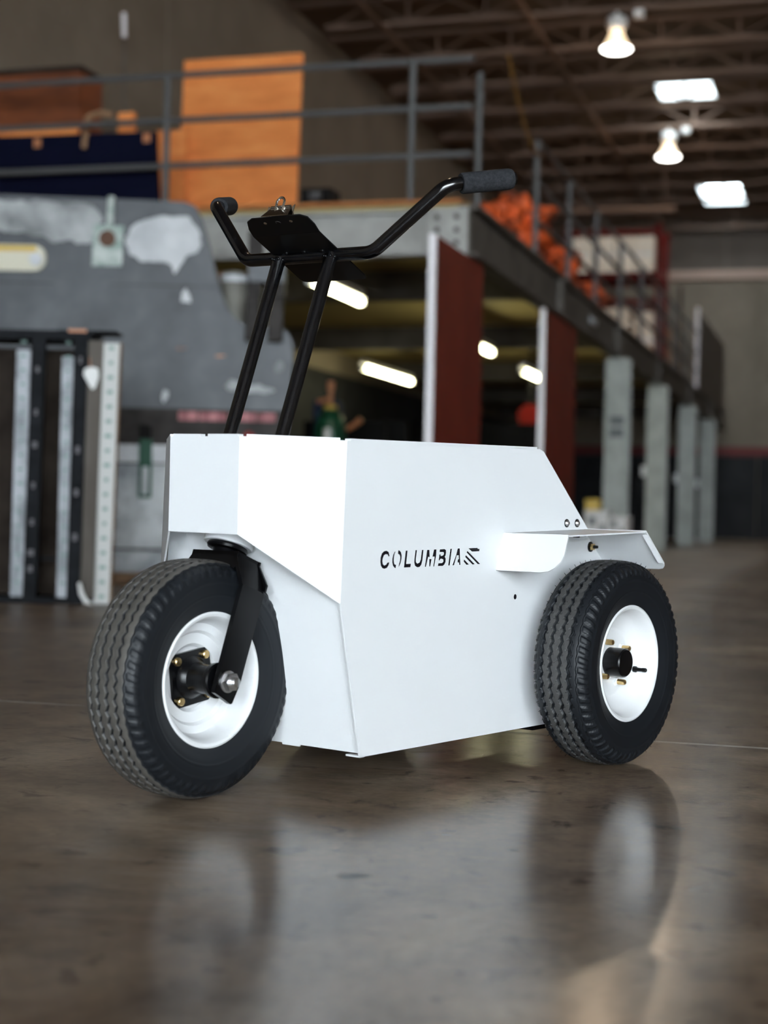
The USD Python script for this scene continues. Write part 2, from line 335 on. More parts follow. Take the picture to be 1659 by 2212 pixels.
# two high-bay lamps hanging from the joists
def high_bay(x, y, label):
    t = thing('high_bay_lamp', label, 'ceiling lamp', (x, y, Z0), group=None)
    obj('hook', cyl((0, 0, -.06), (0, 0, .0), .02, 10), M['ballast'], t)
    obj('ballast', lathe([(0, -.06), (.09, -.06), (.118, -.085), (.122, -.16), (.10, -.19), (.07, -.205), (0, -.205)], (0, 0, 0), (0, 0, 1), 28), M['ballast'], t, 50)
    obj('bracket', cat_([bx(-.075, -.06, -.012, .012, -.27, -.20), bx(.06, .075, -.012, .012, -.27, -.20), cyl((0, 0, -.27), (0, 0, -.20), .035, 14)]), M['reflector'], t)
    obj('reflector', lathe([(.05, -.255), (.085, -.275), (.11, -.33), (.145, -.39), (.172, -.43), (.168, -.43), (.14, -.39), (.105, -.33), (.08, -.28), (.05, -.262)], (0, 0, 0), (0, 0, 1), 36), M['reflector'], t, 40)
    obj('lens', lathe([(0, -.465), (.10, -.462), (.15, -.45), (.174, -.432), (.17, -.425), (0, -.425)], (0, 0, 0), (0, 0, 1), 36), M['lens_glow'], t, 40)
    b = tag(obj('junction_box', bx(x + .20, x + .31, y - .05, y + .05, Z0 - .08, Z0 + .002), M['ballast'], None, False), 'small white junction box on the joist beside the ' + ('near' if y < 20 else 'far') + ' high-bay lamp', 'junction box')
    return t
high_bay(-2.735, 18.5, 'white bell-shaped high-bay lamp at the top edge of the picture, nearer one')
high_bay(-2.77, 24.2675, 'white bell-shaped high-bay lamp between the two skylights, farther one')
for x, y, pw in ((-2.735, 18.5, 1.), (-2.77, 24.2675, 1.), (-2.7, 6.95, .8), (-2.7, 12.73, .8), (4.5, 9.8, 1.), (4.5, 21.4, 1.), (4.5, 30., 1.)):   # the lamps' own light, also of the rows outside the frame
    d = UsdLux.SphereLight.Define(stage, free('/World/high_bay_light')); d.CreateRadiusAttr(.09); d.CreateIntensityAttr(165. * pw); d.CreateColorAttr(Gf.Vec3f(1., .76, .52))
    d.AddTranslateOp().Set(Gf.Vec3d(x, y, 5.78))

# ------------------------------------------------------------------ mezzanine
UM, YM, ZD = -2.6, 10.88, 2.68
mz = thing('mezzanine', 'grey steel mezzanine platform with pipe railings along the left of the hall', 'mezzanine', (0, 0, 0))
obj('deck', bx(UL + .02, UM - .02, YM + .05, 33.9, 2.60, 2.655), M['under_deck'], mz, False)
obj('deck_edge', bx(UL + .02, UM - .06, YM - .02, YM + .20, 2.655, ZD), M['deck_ply'], mz, False)
obj('deck_board', bx(UL + .02, UM - .06, YM + .20, 33.9, 2.655, ZD - .005), M['deck_ply'], mz, False)
fb = obj('front_beam', cat_([bx(UL + .02, UM - .02, YM, YM + .014, 2.30, 2.60), bx(UL + .02, UM - .02, YM - .06, YM + .08, 2.585, 2.605), bx(UL + .02, UM - .02, YM - .06, YM + .08, 2.285, 2.305)]), M['beam_grey'], mz, False)
ep = obj('end_plate', bx(UM - .30, UM - .0, YM - .075, YM - .06, 2.29, 2.61), M['beam_grey'], mz, False)
for x in (UM - .22, UM - .08):
    for z in (2.36, 2.45, 2.54): obj('bolt', hexnut((x, YM - .075, z), (0, -1, 0), .018, .02), M['machine_dark'], ep, False)
sb = obj('side_beam', cat_([bx(UM - .014, UM, YM, 33.9, 2.29, 2.62), bx(UM - .08, UM + .06, YM - .02, 33.9, 2.60, 2.635), bx(UM - .08, UM + .06, YM - .02, 33.9, 2.275, 2.30)]), M['beam'], mz, False)
for y in (14.3, 18.0, 22.0, 26.3, 30.1): obj('stiffener', bx(UM, UM + .055, y, y + .02, 2.30, 2.60), M['beam'], sb, False)
obj('splice_plate', bx(UM, UM + .012, 16.2, 16.6, 2.44, 2.50), M['bare'], sb, False)
for y in (13.6, 17.8, 22.2, 26.6, 31.):
    obj('cross_beam', cat_([bx(UL + .02, UM - .03, y - .01, y + .01, 2.36, 2.60), bx(UL + .02, UM - .03, y - .06, y + .06, 2.34, 2.36)]), M['beam'], mz, False)
for i, (y, sfx) in enumerate(((18.28, 0), (22.18, 1), (26.35, 2), (30.15, 3))):
    c = obj('column', cat_([bx(UM - .14, UM + .12, y, y + .02, 0, 2.275), bx(UM - .02, UM, y + .02, y + .26, 0, 2.275), bx(UM - .14, UM + .12, y + .26, y + .28, 0, 2.275)]), M['column'], mz, False)
    if i == 0:
        for z in (1.42, 1.56): obj('sign_plate', bx(UM - .08, UM + .08, y - .006, y, z - .05, z + .05), M['tape'], c, False)
    else: obj('outlet_box', bx(UM - .20, UM - .14, y - .01, y + .06, 1.02, 1.16), M['bare'], c, False)
for y in (10.95,):   # front railing
    for z in (3.68, 3.345, 3.01): obj('rail', cyl((UL + .02, y, z), (-2.62, y, z), .024, 12), M['rail'], mz, 40)
    for x in (-3.06, -4.95): obj('rail_post', cyl((x, y, ZD), (x, y, 3.68), .026, 12), M['rail'], mz, 40)
for i, y in enumerate((11.2, 13.38, 15.0, 16.66, 18.5, 20.4, 22.4, 24.3, 26.2)): obj('rail_post', cyl((UM - .03, y, 2.635), (UM - .03, y, 3.64), .026, 12), M['rail'], mz, 40)
for z in (3.64, 3.30, 2.98): obj('rail', cyl((UM - .03, 13.38, z), (UM - .03, 28.0, z), .022, 10), M['rail'], mz, 40)
obj('gate_post', bx(UM - .06, UM, 28.0, 28.06, 2.635, 4.08), M['offwhite'], mz, False)
obj('infill_panel', bx(UM - .04, UM - .01, 28.06, 33.8, 2.64, 4.02), M['metal_panel'], mz, False)

# red panels standing under the edge of the mezzanine
def red_panel(y0, y1, label):
    t = thing('steel_partition', label, 'partition', (UM, y0, 0))
    obj('sheet', bx(-.04, 0, .03, y1 - y0, .02, 2.27), M['red'], t, False)
    obj('edge_strip', bx(-.045, .005, 0, .03, 0, 2.275), M['offwhite'], t, False)
    obj('foot', bx(-.06, .02, .03, y1 - y0, 0, .02), M['red'], t, False)
red_panel(9.93, 11.32, 'tall dark red steel panel with white front edge, nearer one by the mezzanine corner')
red_panel(13.75, 15.4, 'tall dark red steel panel with white front edge, farther one behind the cart seat slope')

# lamps under the mezzanine
def fluorescent(x, y0, y1, label, z=2.2):
    t = thing('fluorescent_lamp', label, 'fluorescent lamp', (x, y0, z), group=None)
    L = y1 - y0
    obj('housing', bx(-.035, .035, 0, L, .035, .09), M['ballast'], t, False)
    obj('tube', lathe([(0, .02), (.032, .02), (.032, L - .02), (0, L - .02)], (0, 0, 0), (0, 1, 0), 14), M['tube_on'], t, 40)
    for a in (0, L - .02): obj('socket', bx(-.04, .04, a, a + .02, -.03, .03), M['ballast'], t, False)
    for a in (.2, L - .22): obj('hanger', bx(-.01, .01, a, a + .02, .09, .14), M['rail'], t, False)
fluorescent(-3.93, 11.35, 12.62, 'lit fluorescent tube lamp nearest the clipboard, under the mezzanine')
fluorescent(-5.72, 18.5, 20.7, 'lit fluorescent tube lamp above the green gas cylinder, deep under the mezzanine')
fluorescent(-3.87, 19.05, 20.6, 'lit fluorescent tube lamp between the two red panels, far under the mezzanine')
fluorescent(-3.765, 15.6, 16.85, 'lit fluorescent tube lamp just showing past the edge of the nearer red panel')

# ------------------------------------------------------------------ things on the mezzanine
def slab_thing(name, label, cat, x0, x1, y, z0, z1, t, mt, lean=0.0, extra=()):
    h = thing(name, label, cat, ((x0 + x1) / 2, y, z0))
    w = (x1 - x0) / 2
    k = bx(-w, w, 0, t, 0, z1 - z0)
    k.apply_transform(np.array([[1, 0, 0, 0], [0, 1, lean, 0], [0, 0, 1, 0], [0, 0, 0, 1.]]))
    obj('sheet', k, mt, h, False)
    return h
h = slab_thing('plywood_sheet', 'large orange plywood sheet standing upright on the mezzanine behind the railing', 'plywood sheet', -5.50, -4.44, 12.4, ZD, 4.25, .02, M['ply'], .06)
h = slab_thing('plywood_offcut', 'narrow orange plywood offcut standing left of the large plywood sheet', 'plywood offcut', -5.68, -5.40, 12.33, ZD, 3.63, .02, M['ply'], .03)
n = thing('navy_panel', 'dark navy blue panel on edge on the mezzanine, left, above the grey machine', 'panel', (-5.78, 11.1, ZD))
obj('sheet', plate([(-.90, 0), (.715, 0), (.67, .63), (-.90, .65)], .04, (0, .04, 0)), M['navy'], n, False)
for x in (-.32, .60): obj('clip', bx(x - .03, x + .03, -.004, 0, .55, .62), M['copper'], n, False)
n = thing('plywood_crate', 'brown plywood crate with dark lid behind the navy panel, top left', 'crate', (-6.32, 11.5, ZD))
obj('side', bx(-.40, .37, 0, .02, 0, 1.24), M['ply_dark'], n, False); obj('lid', bx(-.40, .385, -.02, .40, 1.24, 1.28), M['rack_back'], n, False)
obj('side', bx(.35, .37, .02, .38, 0, 1.24), M['ply_dark'], n, False); obj('batten', bx(-.40, .37, -.02, 0, .66, .80), M['ply'], n, False)
tag(obj('wood_scrap', bx(-5.60, -5.46, 11.46, 11.50, ZD, 3.56), M['ply'], None, False), 'small orange wood scrap standing behind the navy panel near the railing post', 'wood scrap')
tag(obj('strap', tube(fillet([(-5.45, 11.06, 3.44), (-5.55, 11.06, 3.46), (-5.66, 11.07, 3.44), (-5.69, 11.075, 3.2)], .03, 5), .022, 8), M['tan']), 'brown strap hanging over the top of the navy panel', 'strap')
n = thing('tool_case', 'small black case on the mezzanine floor right of the plywood sheet', 'case', (-4.27, 12.4, ZD))
obj('body', cat_([bx(-.13, .13, 0, .25, .0, .33), bx(-.13, .13, 0, .25, .33, .43)]), M['dark'], n, False); obj('handle', bx(-.05, .05, -.02, 0, .34, .40), M['rail'], n, False)
n = thing('wall_conduit', 'thin vertical wire with a pale fitting on the beige wall, upper left', 'conduit', (-6.55, 13.5, 3.3))
obj('wire', cyl((.03, 0, 0), (.0, 0, 1.52), .006, 8), M['rail'], n); obj('fitting', cyl((0, 0, 1.50), (-.01, 0, 1.72), .022, 10), M['offwhite'], n)

# orange netting bundles
def bundle(x, y, r, label, sz=(1, 1.3, .9)):
    s = trimesh.creation.icosphere(4, 1.0); v = s.vertices
    d = meshkit.fbm(v * 3.2 + x * 7, 5, 3); s.vertices = v * (0.35 + 1.3 * d[:, None]) * np.array(sz) * r
    s.vertices[:, 2] -= s.vertices[:, 2].min()
    s.apply_translation((x, y, ZD))
    return tag(obj('netting_bundle', s, M['orange'], None, True), label, 'netting bundle', 'orange netting bundles')
bundle(-3.30, 14.25, .30, 'crumpled orange netting bundle nearest the mezzanine corner', (1, 1.25, .85))
bundle(-3.25, 15.35, .38, 'crumpled orange netting bundle behind the second railing post', (1, 1.1, .95))
bundle(-3.20, 16.75, .36, 'crumpled orange netting bundle, third from the mezzanine corner', (1, 1.3, .8))
bundle(-3.10, 18.5, .32, 'crumpled orange netting bundle lowest along the mezzanine edge', (1, 1.4, .7))

# pallet rack on the mezzanine with cartons
pr_ = thing('pallet_rack', 'red pallet rack holding pale cartons on the far part of the mezzanine', 'pallet rack', (-3.55, 24.0, ZD))
for x in (-.68, .70):
    for y in (0, .9): obj('upright', bx(x - .04, x + .04, y, y + .07, 0, 2.15), M['rack_red'], pr_, False)
for z in (.98, 1.37, 2.02):
    for y in (-.01, .9): obj('beam', bx(-.68, .70, y, y + .05, z - .03, z + .05), M['rack_red'], pr_, False)
for z in (1.42,): obj('shelf', bx(-.64, .66, .03, .9, z, z + .015), M['rack_back'], pr_, False)
def carton(name, label, x, y, z, w, d, h_, mt, grp=None, prints=()):
    t = thing(name, label, 'carton', (x, y, z), 0, grp)
    obj('box', rbx(-w / 2, w / 2, 0, d, 0, h_, .006), mt, t, False)
    obj('tape_strip', bx(-w / 2 + .002, w / 2 - .002, -.001, 0, h_ * .47, h_ * .53), M['carton'] if mt is not M['carton'] else M['pale_box'], t, False)
    for (a, b, c, e) in prints: obj('print', bx(a, b, -.003, -.001, c, e), M['tape'], t, False)
for i, (x, w) in enumerate(((-3.99, .30), (-3.67, .29), (-3.36, .28), (-3.06, .27))):
    carton('carton', ('first', 'second', 'third', 'fourth')[i] + ' pale carton from the left on the upper rack level', x, 24.02, ZD + 1.435, w, .5, .54, M['carton'], 'upper rack cartons')
for i, (x, w, h_) in enumerate(((-3.9, .38, .92), (-3.46, .40, .90), (-3.05, .30, .84))):
    carton('carton', ('left', 'middle', 'right')[i] + ' pale carton on the mezzanine floor under the rack', x, 24.02, ZD, w, .5, h_, M['carton'], 'lower rack cartons')
# wire cage and loose stock right of the rack
cg = thing('wire_cage', 'dark wire cage with tan stock on the mezzanine right of the pallet rack', 'cage', (-3.03, 25.3, ZD))
obj('base', bx(-.35, .30, 0, .8, 0, .12), M['rack_back'], cg, False)
for x in np.linspace(-.35, .30, 9): obj('bar', bx(x - .008, x + .008, 0, .016, .12, 1.15), M['rail'], cg, False)
for z in (.45, .8, 1.14): obj('rail', bx(-.35, .30, 0, .02, z, z + .03), M['rail'], cg, False)
for x in (-.35, .30): obj('post', bx(x - .025, x + .025, .75, .8, .12, 1.5), M['rack_back'], cg, False)
for i, (x, z, h_) in enumerate(((-3.22, .12, .5), (-2.90, .12, .62))):
    tag(obj('tan_sack', rbx(x - .13, x + .13, 25.45, 25.75, ZD + z, ZD + z + h_, .03), M['tan'], None, False), ('left' if i == 0 else 'right') + ' tan sack standing inside the wire cage', 'sack', 'sacks in the cage')

# ------------------------------------------------------------------ under the mezzanine
cy = thing('gas_cylinder', 'dark green gas cylinder with yellow collar behind the cart', 'gas cylinder', (-4.63, 14.0, 0))
obj('body', lathe([(0, 0), (.14, 0), (.15, .02), (.15, 1.18), (.142, 1.27), (.115, 1.34), (.075, 1.39), (.05, 1.41), (0, 1.41)], (0, 0, 0), (0, 0, 1), 40), M['green_cyl'], cy, 40)
obj('collar', cyl((0, 0, 1.38), (0, 0, 1.44), .062, 24), M['yellow'], cy)
obj('valve', cat_([cyl((0, 0, 1.44), (0, 0, 1.58), .022, 12), cyl((0, 0, 1.58), (0, 0, 1.66), .034, 14), cyl((0, 0, 1.50), (-.12, -.03, 1.47), .018, 10)]), M['copper'], cy)
obj('label_strip', plate(rounded(-.03, .03, .6, 1.22, .01), .003, (0.02, -.1495, 0)), M['paper'], cy, False)
tag(obj('blue_bin', rbx(-4.98, -4.72, 14.5, 14.7, .911, 1.52, .02), M['blue'], None, False), 'blue bin on the dark shelf just behind the gas cylinder', 'bin')
tag(obj('torch_handle', tube([(-4.40, 13.8, 1.21), (-4.33, 13.8, 1.25), (-4.27, 13.8, 1.30)], [.022, .024, .03], 12), M['copper']), 'copper coloured torch handle lying on the dark rack right of the gas cylinder', 'torch handle')
def shelving(x0, x1, y0, y1, h_, label, levels=(.1, .6, .88)):
    t = thing('shelving_unit', label, 'shelving', ((x0 + x1) / 2, (y0 + y1) / 2, 0))
    a, b = (x1 - x0) / 2, (y1 - y0) / 2
    for sx in (-1, 1):
        for sy in (-1, 1): obj('upright', bx(sx * a - .025, sx * a + .025, sy * b - .025, sy * b + .025, 0, h_), M['dark'], t, False)
    for z in levels: obj('shelf', bx(-a, a, -b, b, z, z + .03), M['dark'], t, False)
    obj('back_sheet', bx(-a, a, b - .01, b, .1, h_), M['dark'], t, False)
shelving(-5.2, -4.2, 14.3, 15.0, 1.35, 'dark steel shelving unit behind the gas cylinder')
shelving(-4.1, -3.1, 17.4, 18.0, 1.5, 'dark steel shelving unit seen between the two red panels')
shelving(-6.6, -4.6, 24.4, 25., 1.9, 'dark steel shelving unit deep under the mezzanine', (.1, .7, 1.3))
tag(obj('bench_cabinet', cat_([bx(-4.2, -3.3, 12.4, 13.1, 0, .95), bx(-4.25, -3.25, 12.36, 13.14, .95, 1.0)]), M['dark'], None, False), 'black bench cabinet behind the cart, left of the nearer red panel', 'cabinet')
tag(obj('red_reel', lathe([(0, -.06), (.15, -.06), (.15, -.04), (.10, -.03), (.10, .03), (.15, .04), (.15, .06), (0, .06)], (-3.98, 20.2, 1.72), (.2, 1, 0), 28), M['bright_red']), 'red hose reel hanging left of the farther red panel', 'hose reel')
tag(obj('reel_bracket', bx(-4.0, -3.96, 20.18, 20.22, 1.85, 2.598), M['dark'], None, False), 'dark bracket holding the red hose reel', 'bracket')
carton('carton', 'white carton with printed labels on the floor beside the column with the sign', -2.675, 17.4, 0, .265, .4, .53, M['pale_box'], None, ((-.08, -.01, .36, .46), (.04, .10, .30, .38)))
carton('carton', 'lower white carton with dark and yellow labels at the foot of the column', -2.435, 17.4, 0, .19, .4, .47, M['pale_box'], None, ((-.07, -.02, .34, .42), (.02, .07, .26, .34)))
carton('carton', 'yellow carton standing on the white carton under the mezzanine', -2.735, 17.45, .53, .145, .25, .12, M['yellow'])
hs = tag(obj('air_hose', tube(fillet([(-2.62, 12.1, 4.02), (-2.62, 12.5, 3.75), (-2.60, 13.0, 3.50), (-2.6, 13.38, 3.52)], .15, 5), .012, 8), M['hose']), 'thin yellow hose sagging above the mezzanine railing corner', 'hose')

# ------------------------------------------------------------------ big grey press machine, left
D_ = np.array([-math.sin(YAW), math.cos(YAW)]); R_ = np.array([math.cos(YAW), math.sin(YAW)])
def frame(x, d): q = R_ * x + D_ * d; return (q[0], q[1], 0.)
X0 = -1.6
pm = thing('press_machine', 'big grey steel press machine with worn white paint patches behind the left wheel', 'press machine', frame(X0, 9.86), math.degrees(YAW))
def mp(pts): return [(x - X0, z) for x, z in pts]
ram = [(-2.75, 1.09), (-2.75, 2.385), (-2.41, 2.385), (-1.27, 2.365), (-1.205, 2.34), (-1.165, 2.27), (-1.12, 2.13), (-1.06, 1.9), (-1.01, 1.75), (-.965, 1.675), (-.90, 1.625), (-.70, 1.61), (-.625, 1.585), (-.59, 1.53), (-.58, 1.44), (-.60, 1.09)]
up_ = obj('ram_plate', plate(mp(ram), .10, (0, .10, 0)), M['machine'], pm, False)
def patch(pts, mt, nm='paint_patch', r=.012):
    g = Polygon(mp(pts)).buffer(r, quad_segs=3).buffer(-r); L = g.exterior.length; q = [g.exterior.interpolate(d) for d in np.arange(0, L, max(.012, L / 160))]
    k = np.array([(p.x, p.y) for p in q]); nz = np.stack([meshkit.fbm(np.c_[k * 22, np.full(len(k), o)], 4) for o in (.3, 7.7)], 1) - .5
    obj(nm, plate(Polygon(k + nz * min(.07, L * .03)).buffer(0), .003, (0, 0, 0)), mt, up_, False)
def ragged(cx, cz, rx, rz, seed, n=26, amp=.35):
    g = np.random.default_rng(seed); ph = g.uniform(0, 6.28, 5); a = np.linspace(0, 2 * np.pi, n, endpoint=False)
    k = 1 + amp * (.5 * np.sin(2 * a + ph[0]) + .35 * np.sin(3 * a + ph[1]) + .3 * np.sin(5 * a + ph[2]) + .2 * np.sin(8 * a + ph[3]))
    return [(cx + rx * q * math.cos(t), cz + rz * q * math.sin(t)) for t, q in zip(a, k)]
patch([(-1.60, 2.20), (-1.56, 2.235), (-1.50, 2.25), (-1.42, 2.27), (-1.33, 2.27), (-1.25, 2.28), (-1.21, 2.23), (-1.17, 2.18), (-1.165, 2.11), (-1.20, 2.05), (-1.26, 2.02), (-1.29, 1.96), (-1.32, 1.92), (-1.345, 1.97), (-1.38, 2.0), (-1.46, 1.985), (-1.54, 1.99), (-1.60, 2.04), (-1.63, 2.10), (-1.61, 2.16)], M['bare'])
patch([(-2.41, 2.345), (-2.12, 2.35), (-1.86, 2.34), (-1.80, 2.30), (-1.77, 2.24), (-1.82, 2.19), (-1.84, 2.10), (-1.92, 2.085), (-1.99, 2.11), (-2.06, 2.09), (-2.15, 2.13), (-2.26, 2.15), (-2.40, 2.15), (-2.6, 2.16), (-2.6, 2.34)], M['bare_soft'])
patch([(-1.28, 1.75), (-1.275, 1.80), (-1.25, 1.835), (-1.225, 1.79), (-1.215, 1.745)], M['bare'])
patch(ragged(-1.365, 1.17, .018, .04, 3, 14), M['bare']); patch(ragged(-.665, 1.36, .03, .035, 4, 14), M['bare_soft'])
for i, (cx, cz, rx, rz) in enumerate(((-.80, 1.22, .09, .03), (-.95, 1.24, .05, .03), (-1.30, 1.45, .10, .03), (-1.05, 1.52, .12, .06), (-.75, 1.48, .08, .05), (-1.9, 1.85, .16, .05), (-2.2, 1.65, .2, .06))): patch(ragged(cx, cz, rx, rz, 20 + i), M['bare_soft'] if i < 2 else M['machine'])
for cx, cz in ((-1.27, 1.46), (-1.03, 1.42)): patch(ragged(cx, cz, .035, .006, 31, 14), M['copper'], 'rust_scratch', .002)
obj('scored_line', bx(-2.75 - X0, -1.06 - X0, -.001, 0, 1.842, 1.848), M['machine_dark'], up_, False)
gb = obj('mounting_plate', plate(mp([(-1.83, 1.955), (-1.645, 1.96), (-1.64, 2.205), (-1.825, 2.21)]), .02, (0, 0, 0)), M['green_box'], pm, False)
obj('hole_ring', lathe([(0, 0), (.052, 0), (.052, .006), (0, .006)], (-1.738 - X0, -.02, 2.125), (0, -1, 0), 24), M['rust'], gb)
obj('conduit', cyl((-1.725 - X0, -.012, 2.21), (-1.72 - X0, -.012, 2.385), .022, 12), M['green_box'], pm)
obj('name_plate', plate(rounded(-2.62 - X0, -2.115 - X0, 1.915, 2.075, .07), .025, (0, 0, 0)), M['cream'], pm, False)
obj('name_band', plate(rounded(-2.60 - X0, -2.17 - X0, 2.035, 2.068, .012), .004, (0, -.025, 0)), M['yellow'], pm, False)
obj('knob', cyl((-2.17 - X0, -.025, 1.985), (-2.17 - X0, -.05, 1.985), .04, 20), M['bare'], pm)
obj('die_bar', bx(-2.75 - X0, -.61 - X0, .0, .09, .935, 1.09), M['machine_dark'], pm, False)
for a, b in ((-1.28, -1.16), (-1.15, -.98), (-.96, -.80), (-.79, -.68)): obj('pink_band', bx(a - X0, b - X0, -.004, 0, 1.02, 1.075), M['pink'], pm, False)
obj('clamp_rail', bx(-2.75 - X0, -.63 - X0, .02, .10, .865, .935), M['machine_dark'], pm, False)
obj('red_button', cyl((-.84 - X0, .0, .925), (-.84 - X0, -.03, .925), .035, 18), M['bright_red'], pm)
obj('bed_lip', bx(-2.75 - X0, -.63 - X0, .0, .12, .755, .865), M['bare'], pm, False)
obj('bed_plate', bx(-2.75 - X0, -.63 - X0, .01, .12, .225, .745), M['bed'], pm, False)
obj('bed_gap', bx(-2.75 - X0, -.63 - X0, .04, .12, .10, .90), M['machine_dark'], pm, False)
obj('lower_rail', bx(-2.75 - X0, -.63 - X0, .01, .12, .075, .208), M['bed'], pm, False)
obj('timber_base', bx(-2.75 - X0, -.7 - X0, .0, .4, 0, .075), M['wood_base'], pm, False)
la = obj('latch', plate(rounded(-1.515 - X0, -1.435 - X0, .535, .90, .012).difference(rounded(-1.495 - X0, -1.455 - X0, .555, .73, .01)), .02, (0, 0, 0)), M['green_cyl'], pm, False)
obj('latch_bar', bx(-1.493 - X0, -1.457 - X0, -.012, 0, .56, .74), M['bare'], la, False)
obj('latch_hook', bx(-1.51 - X0, -1.44 - X0, -.06, 0, .90, .985), M['dark'], pm, False)
# hydraulic parts behind the plate
obj('ram_cylinder', lathe([(0, 1.5), (.085, 1.5), (.085, 1.93), (.078, 1.945), (.07, 1.95), (.07, 1.97), (0, 1.97)], (-.975 - X0, .24, 0), (0, 0, 1), 32), M['cyl_dull'], pm, 40)
obj('cylinder_band', lathe([(.086, 1.905), (.0875, 1.91), (.0875, 1.945), (.086, 1.95)], (-.975 - X0, .24, 0), (0, 0, 1), 32), M['bare'], pm, 40)
obj('frame_block', bx(-1.35 - X0, -.85 - X0, .42, .6, .1, 2.0), M['wood_base'], pm, False)
for a, b, z0, z1 in ((-.885, -.80, 1.62, 2.22), (-.75, -.655, 1.82, 2.24)): obj('hydraulic_bracket', bx(a - X0, b - X0, .14, .28, z0, z1), M['machine_dark'], pm, False)
obj('hydraulic_block', bx(-.88 - X0, -.65 - X0, .12, .26, 1.90, 2.02), M['machine'], pm, False)
for a, b in ((-.875, -.79), (-.735, -.645)): obj('hydraulic_clamp', rbx(a - X0, b - X0, -.08, .0, 1.51, 1.79, .008), M['machine_dark'], pm, False)

# die rack standing in front of the press
RX = -1.6
dr = thing('die_rack', 'black steel die rack with white numbered strips standing at the far left', 'rack', frame(RX, 7.86), math.degrees(YAW))
f = lambda x: x - RX
obj('back_sheet', bx(f(-2.2), f(-1.47), .30, .31, .03, 1.28), M['rack_back'], dr, False)
obj('top_frame', cat_([bx(f(-2.2), f(-1.46), 0, .32, 1.30, 1.345), bx(f(-1.62), f(-1.335), .0, .20, 1.335, 1.348)]), M['rack_black'], dr, False)
obj('top_edge', bx(f(-1.57), f(-1.48), -.004, .0, 1.337, 1.352), M['copper'], dr, False)
obj('bottom_frame', bx(f(-2.2), f(-1.475), 0, .5, 0, .03), M['rack_black'], dr, False)
def lean(m, x, top, bot):  # shear: x shifts from bot at the floor to top at 1.3 m
    m.vertices[:, 0] += np.interp(m.vertices[:, 2], [0, 1.3], [bot, top]) - x; return m
def upright(nm, xt, xb, w, y0, y1, mt, marks=None, z0=.03, z1=1.30):
    k = lean(bx(f(0) - w / 2, f(0) + w / 2, y0, y1, z0, z1), 0, xt, xb); o = obj(nm, k, mt, dr, False)
    if marks:
        mm, zs, ww, hh = marks
        for z in zs:
            g = rng.uniform(.5, 1.); q = lean(bx(f(0) - ww * g / 2, f(0) + ww * g / 2, y0 - .002, y0, z - hh / 2, z + hh / 2), 0, xt, xb); obj('mark', q, mm, o, False)
zs = np.arange(.1, 1.3, .07)
upright('white_strip', -2.10, -2.10, .05, .05, .07, M['strip'], None, .035, 1.25)
upright('white_strip', -1.798, -1.806, .068, .05, .07, M['strip'], (M['ink'], zs, .03, .012), .03, 1.25)
upright('post', -1.715, -1.735, .066, .0, .05, M['rack_black'], (M['ink_white'], (.17, .25, .40, .58, .78, .94, 1.15), .03, .03))
upright('white_strip', -1.577, -1.58, .06, .05, .07, M['strip'], (M['ink'], zs, .03, .012), .03, 1.22)
upright('post', -1.506, -1.52, .066, .0, .05, M['rack_black'], (M['ink_white'], (.33, .55, .76, 1.2), .025, .035))
upright('side_board', -1.434, -1.452, .075, .02, .04, M['rack_board'])
upright('scale_strip', -1.358, -1.383, .078, .02, .035, M['label_strip'], (M['ink'], np.arange(.04, 1.27, .072), .035, .018), .004, 1.29)
upright('scale_edge', -1.314, -1.340, .008, .02, .05, M['wood_base'], None, .004, 1.29)
upright('cross_bar', -1.65, -1.66, .10, .10, .12, M['rack_black'], None, .21, .225)
tg = thing('paper_tag', 'white pointed paper tag hanging on the side board of the die rack', 'tag', frame(-1.452, 7.86), math.degrees(YAW))
obj('card', plate(Polygon([(-.030, 1.155), (.0, 1.166), (.030, 1.157), (.034, 1.12), (.018, 1.07), (.008, 1.062), (-.014, 1.095), (-.034, 1.13)]).buffer(.004), .002, (0, -.004, 0)), M['paper'], tg, False)
obj('string', cyl((-.005, -.005, 1.165), (-.008, -.003, 1.215), .002, 6), M['copper'], tg)
tag(obj('plastic_scrap', tube([tuple(frame(-1.478, 7.80)[:2]) + (.11,), tuple(frame(-1.465, 7.79)[:2]) + (.06,), tuple(frame(-1.44, 7.78)[:2]) + (.02,), tuple(frame(-1.41, 7.77)[:2]) + (.007,)], [.008, .014, .012, .004], 8), M['paper']), 'crumpled pale plastic scrap at the foot of the die rack', 'scrap')

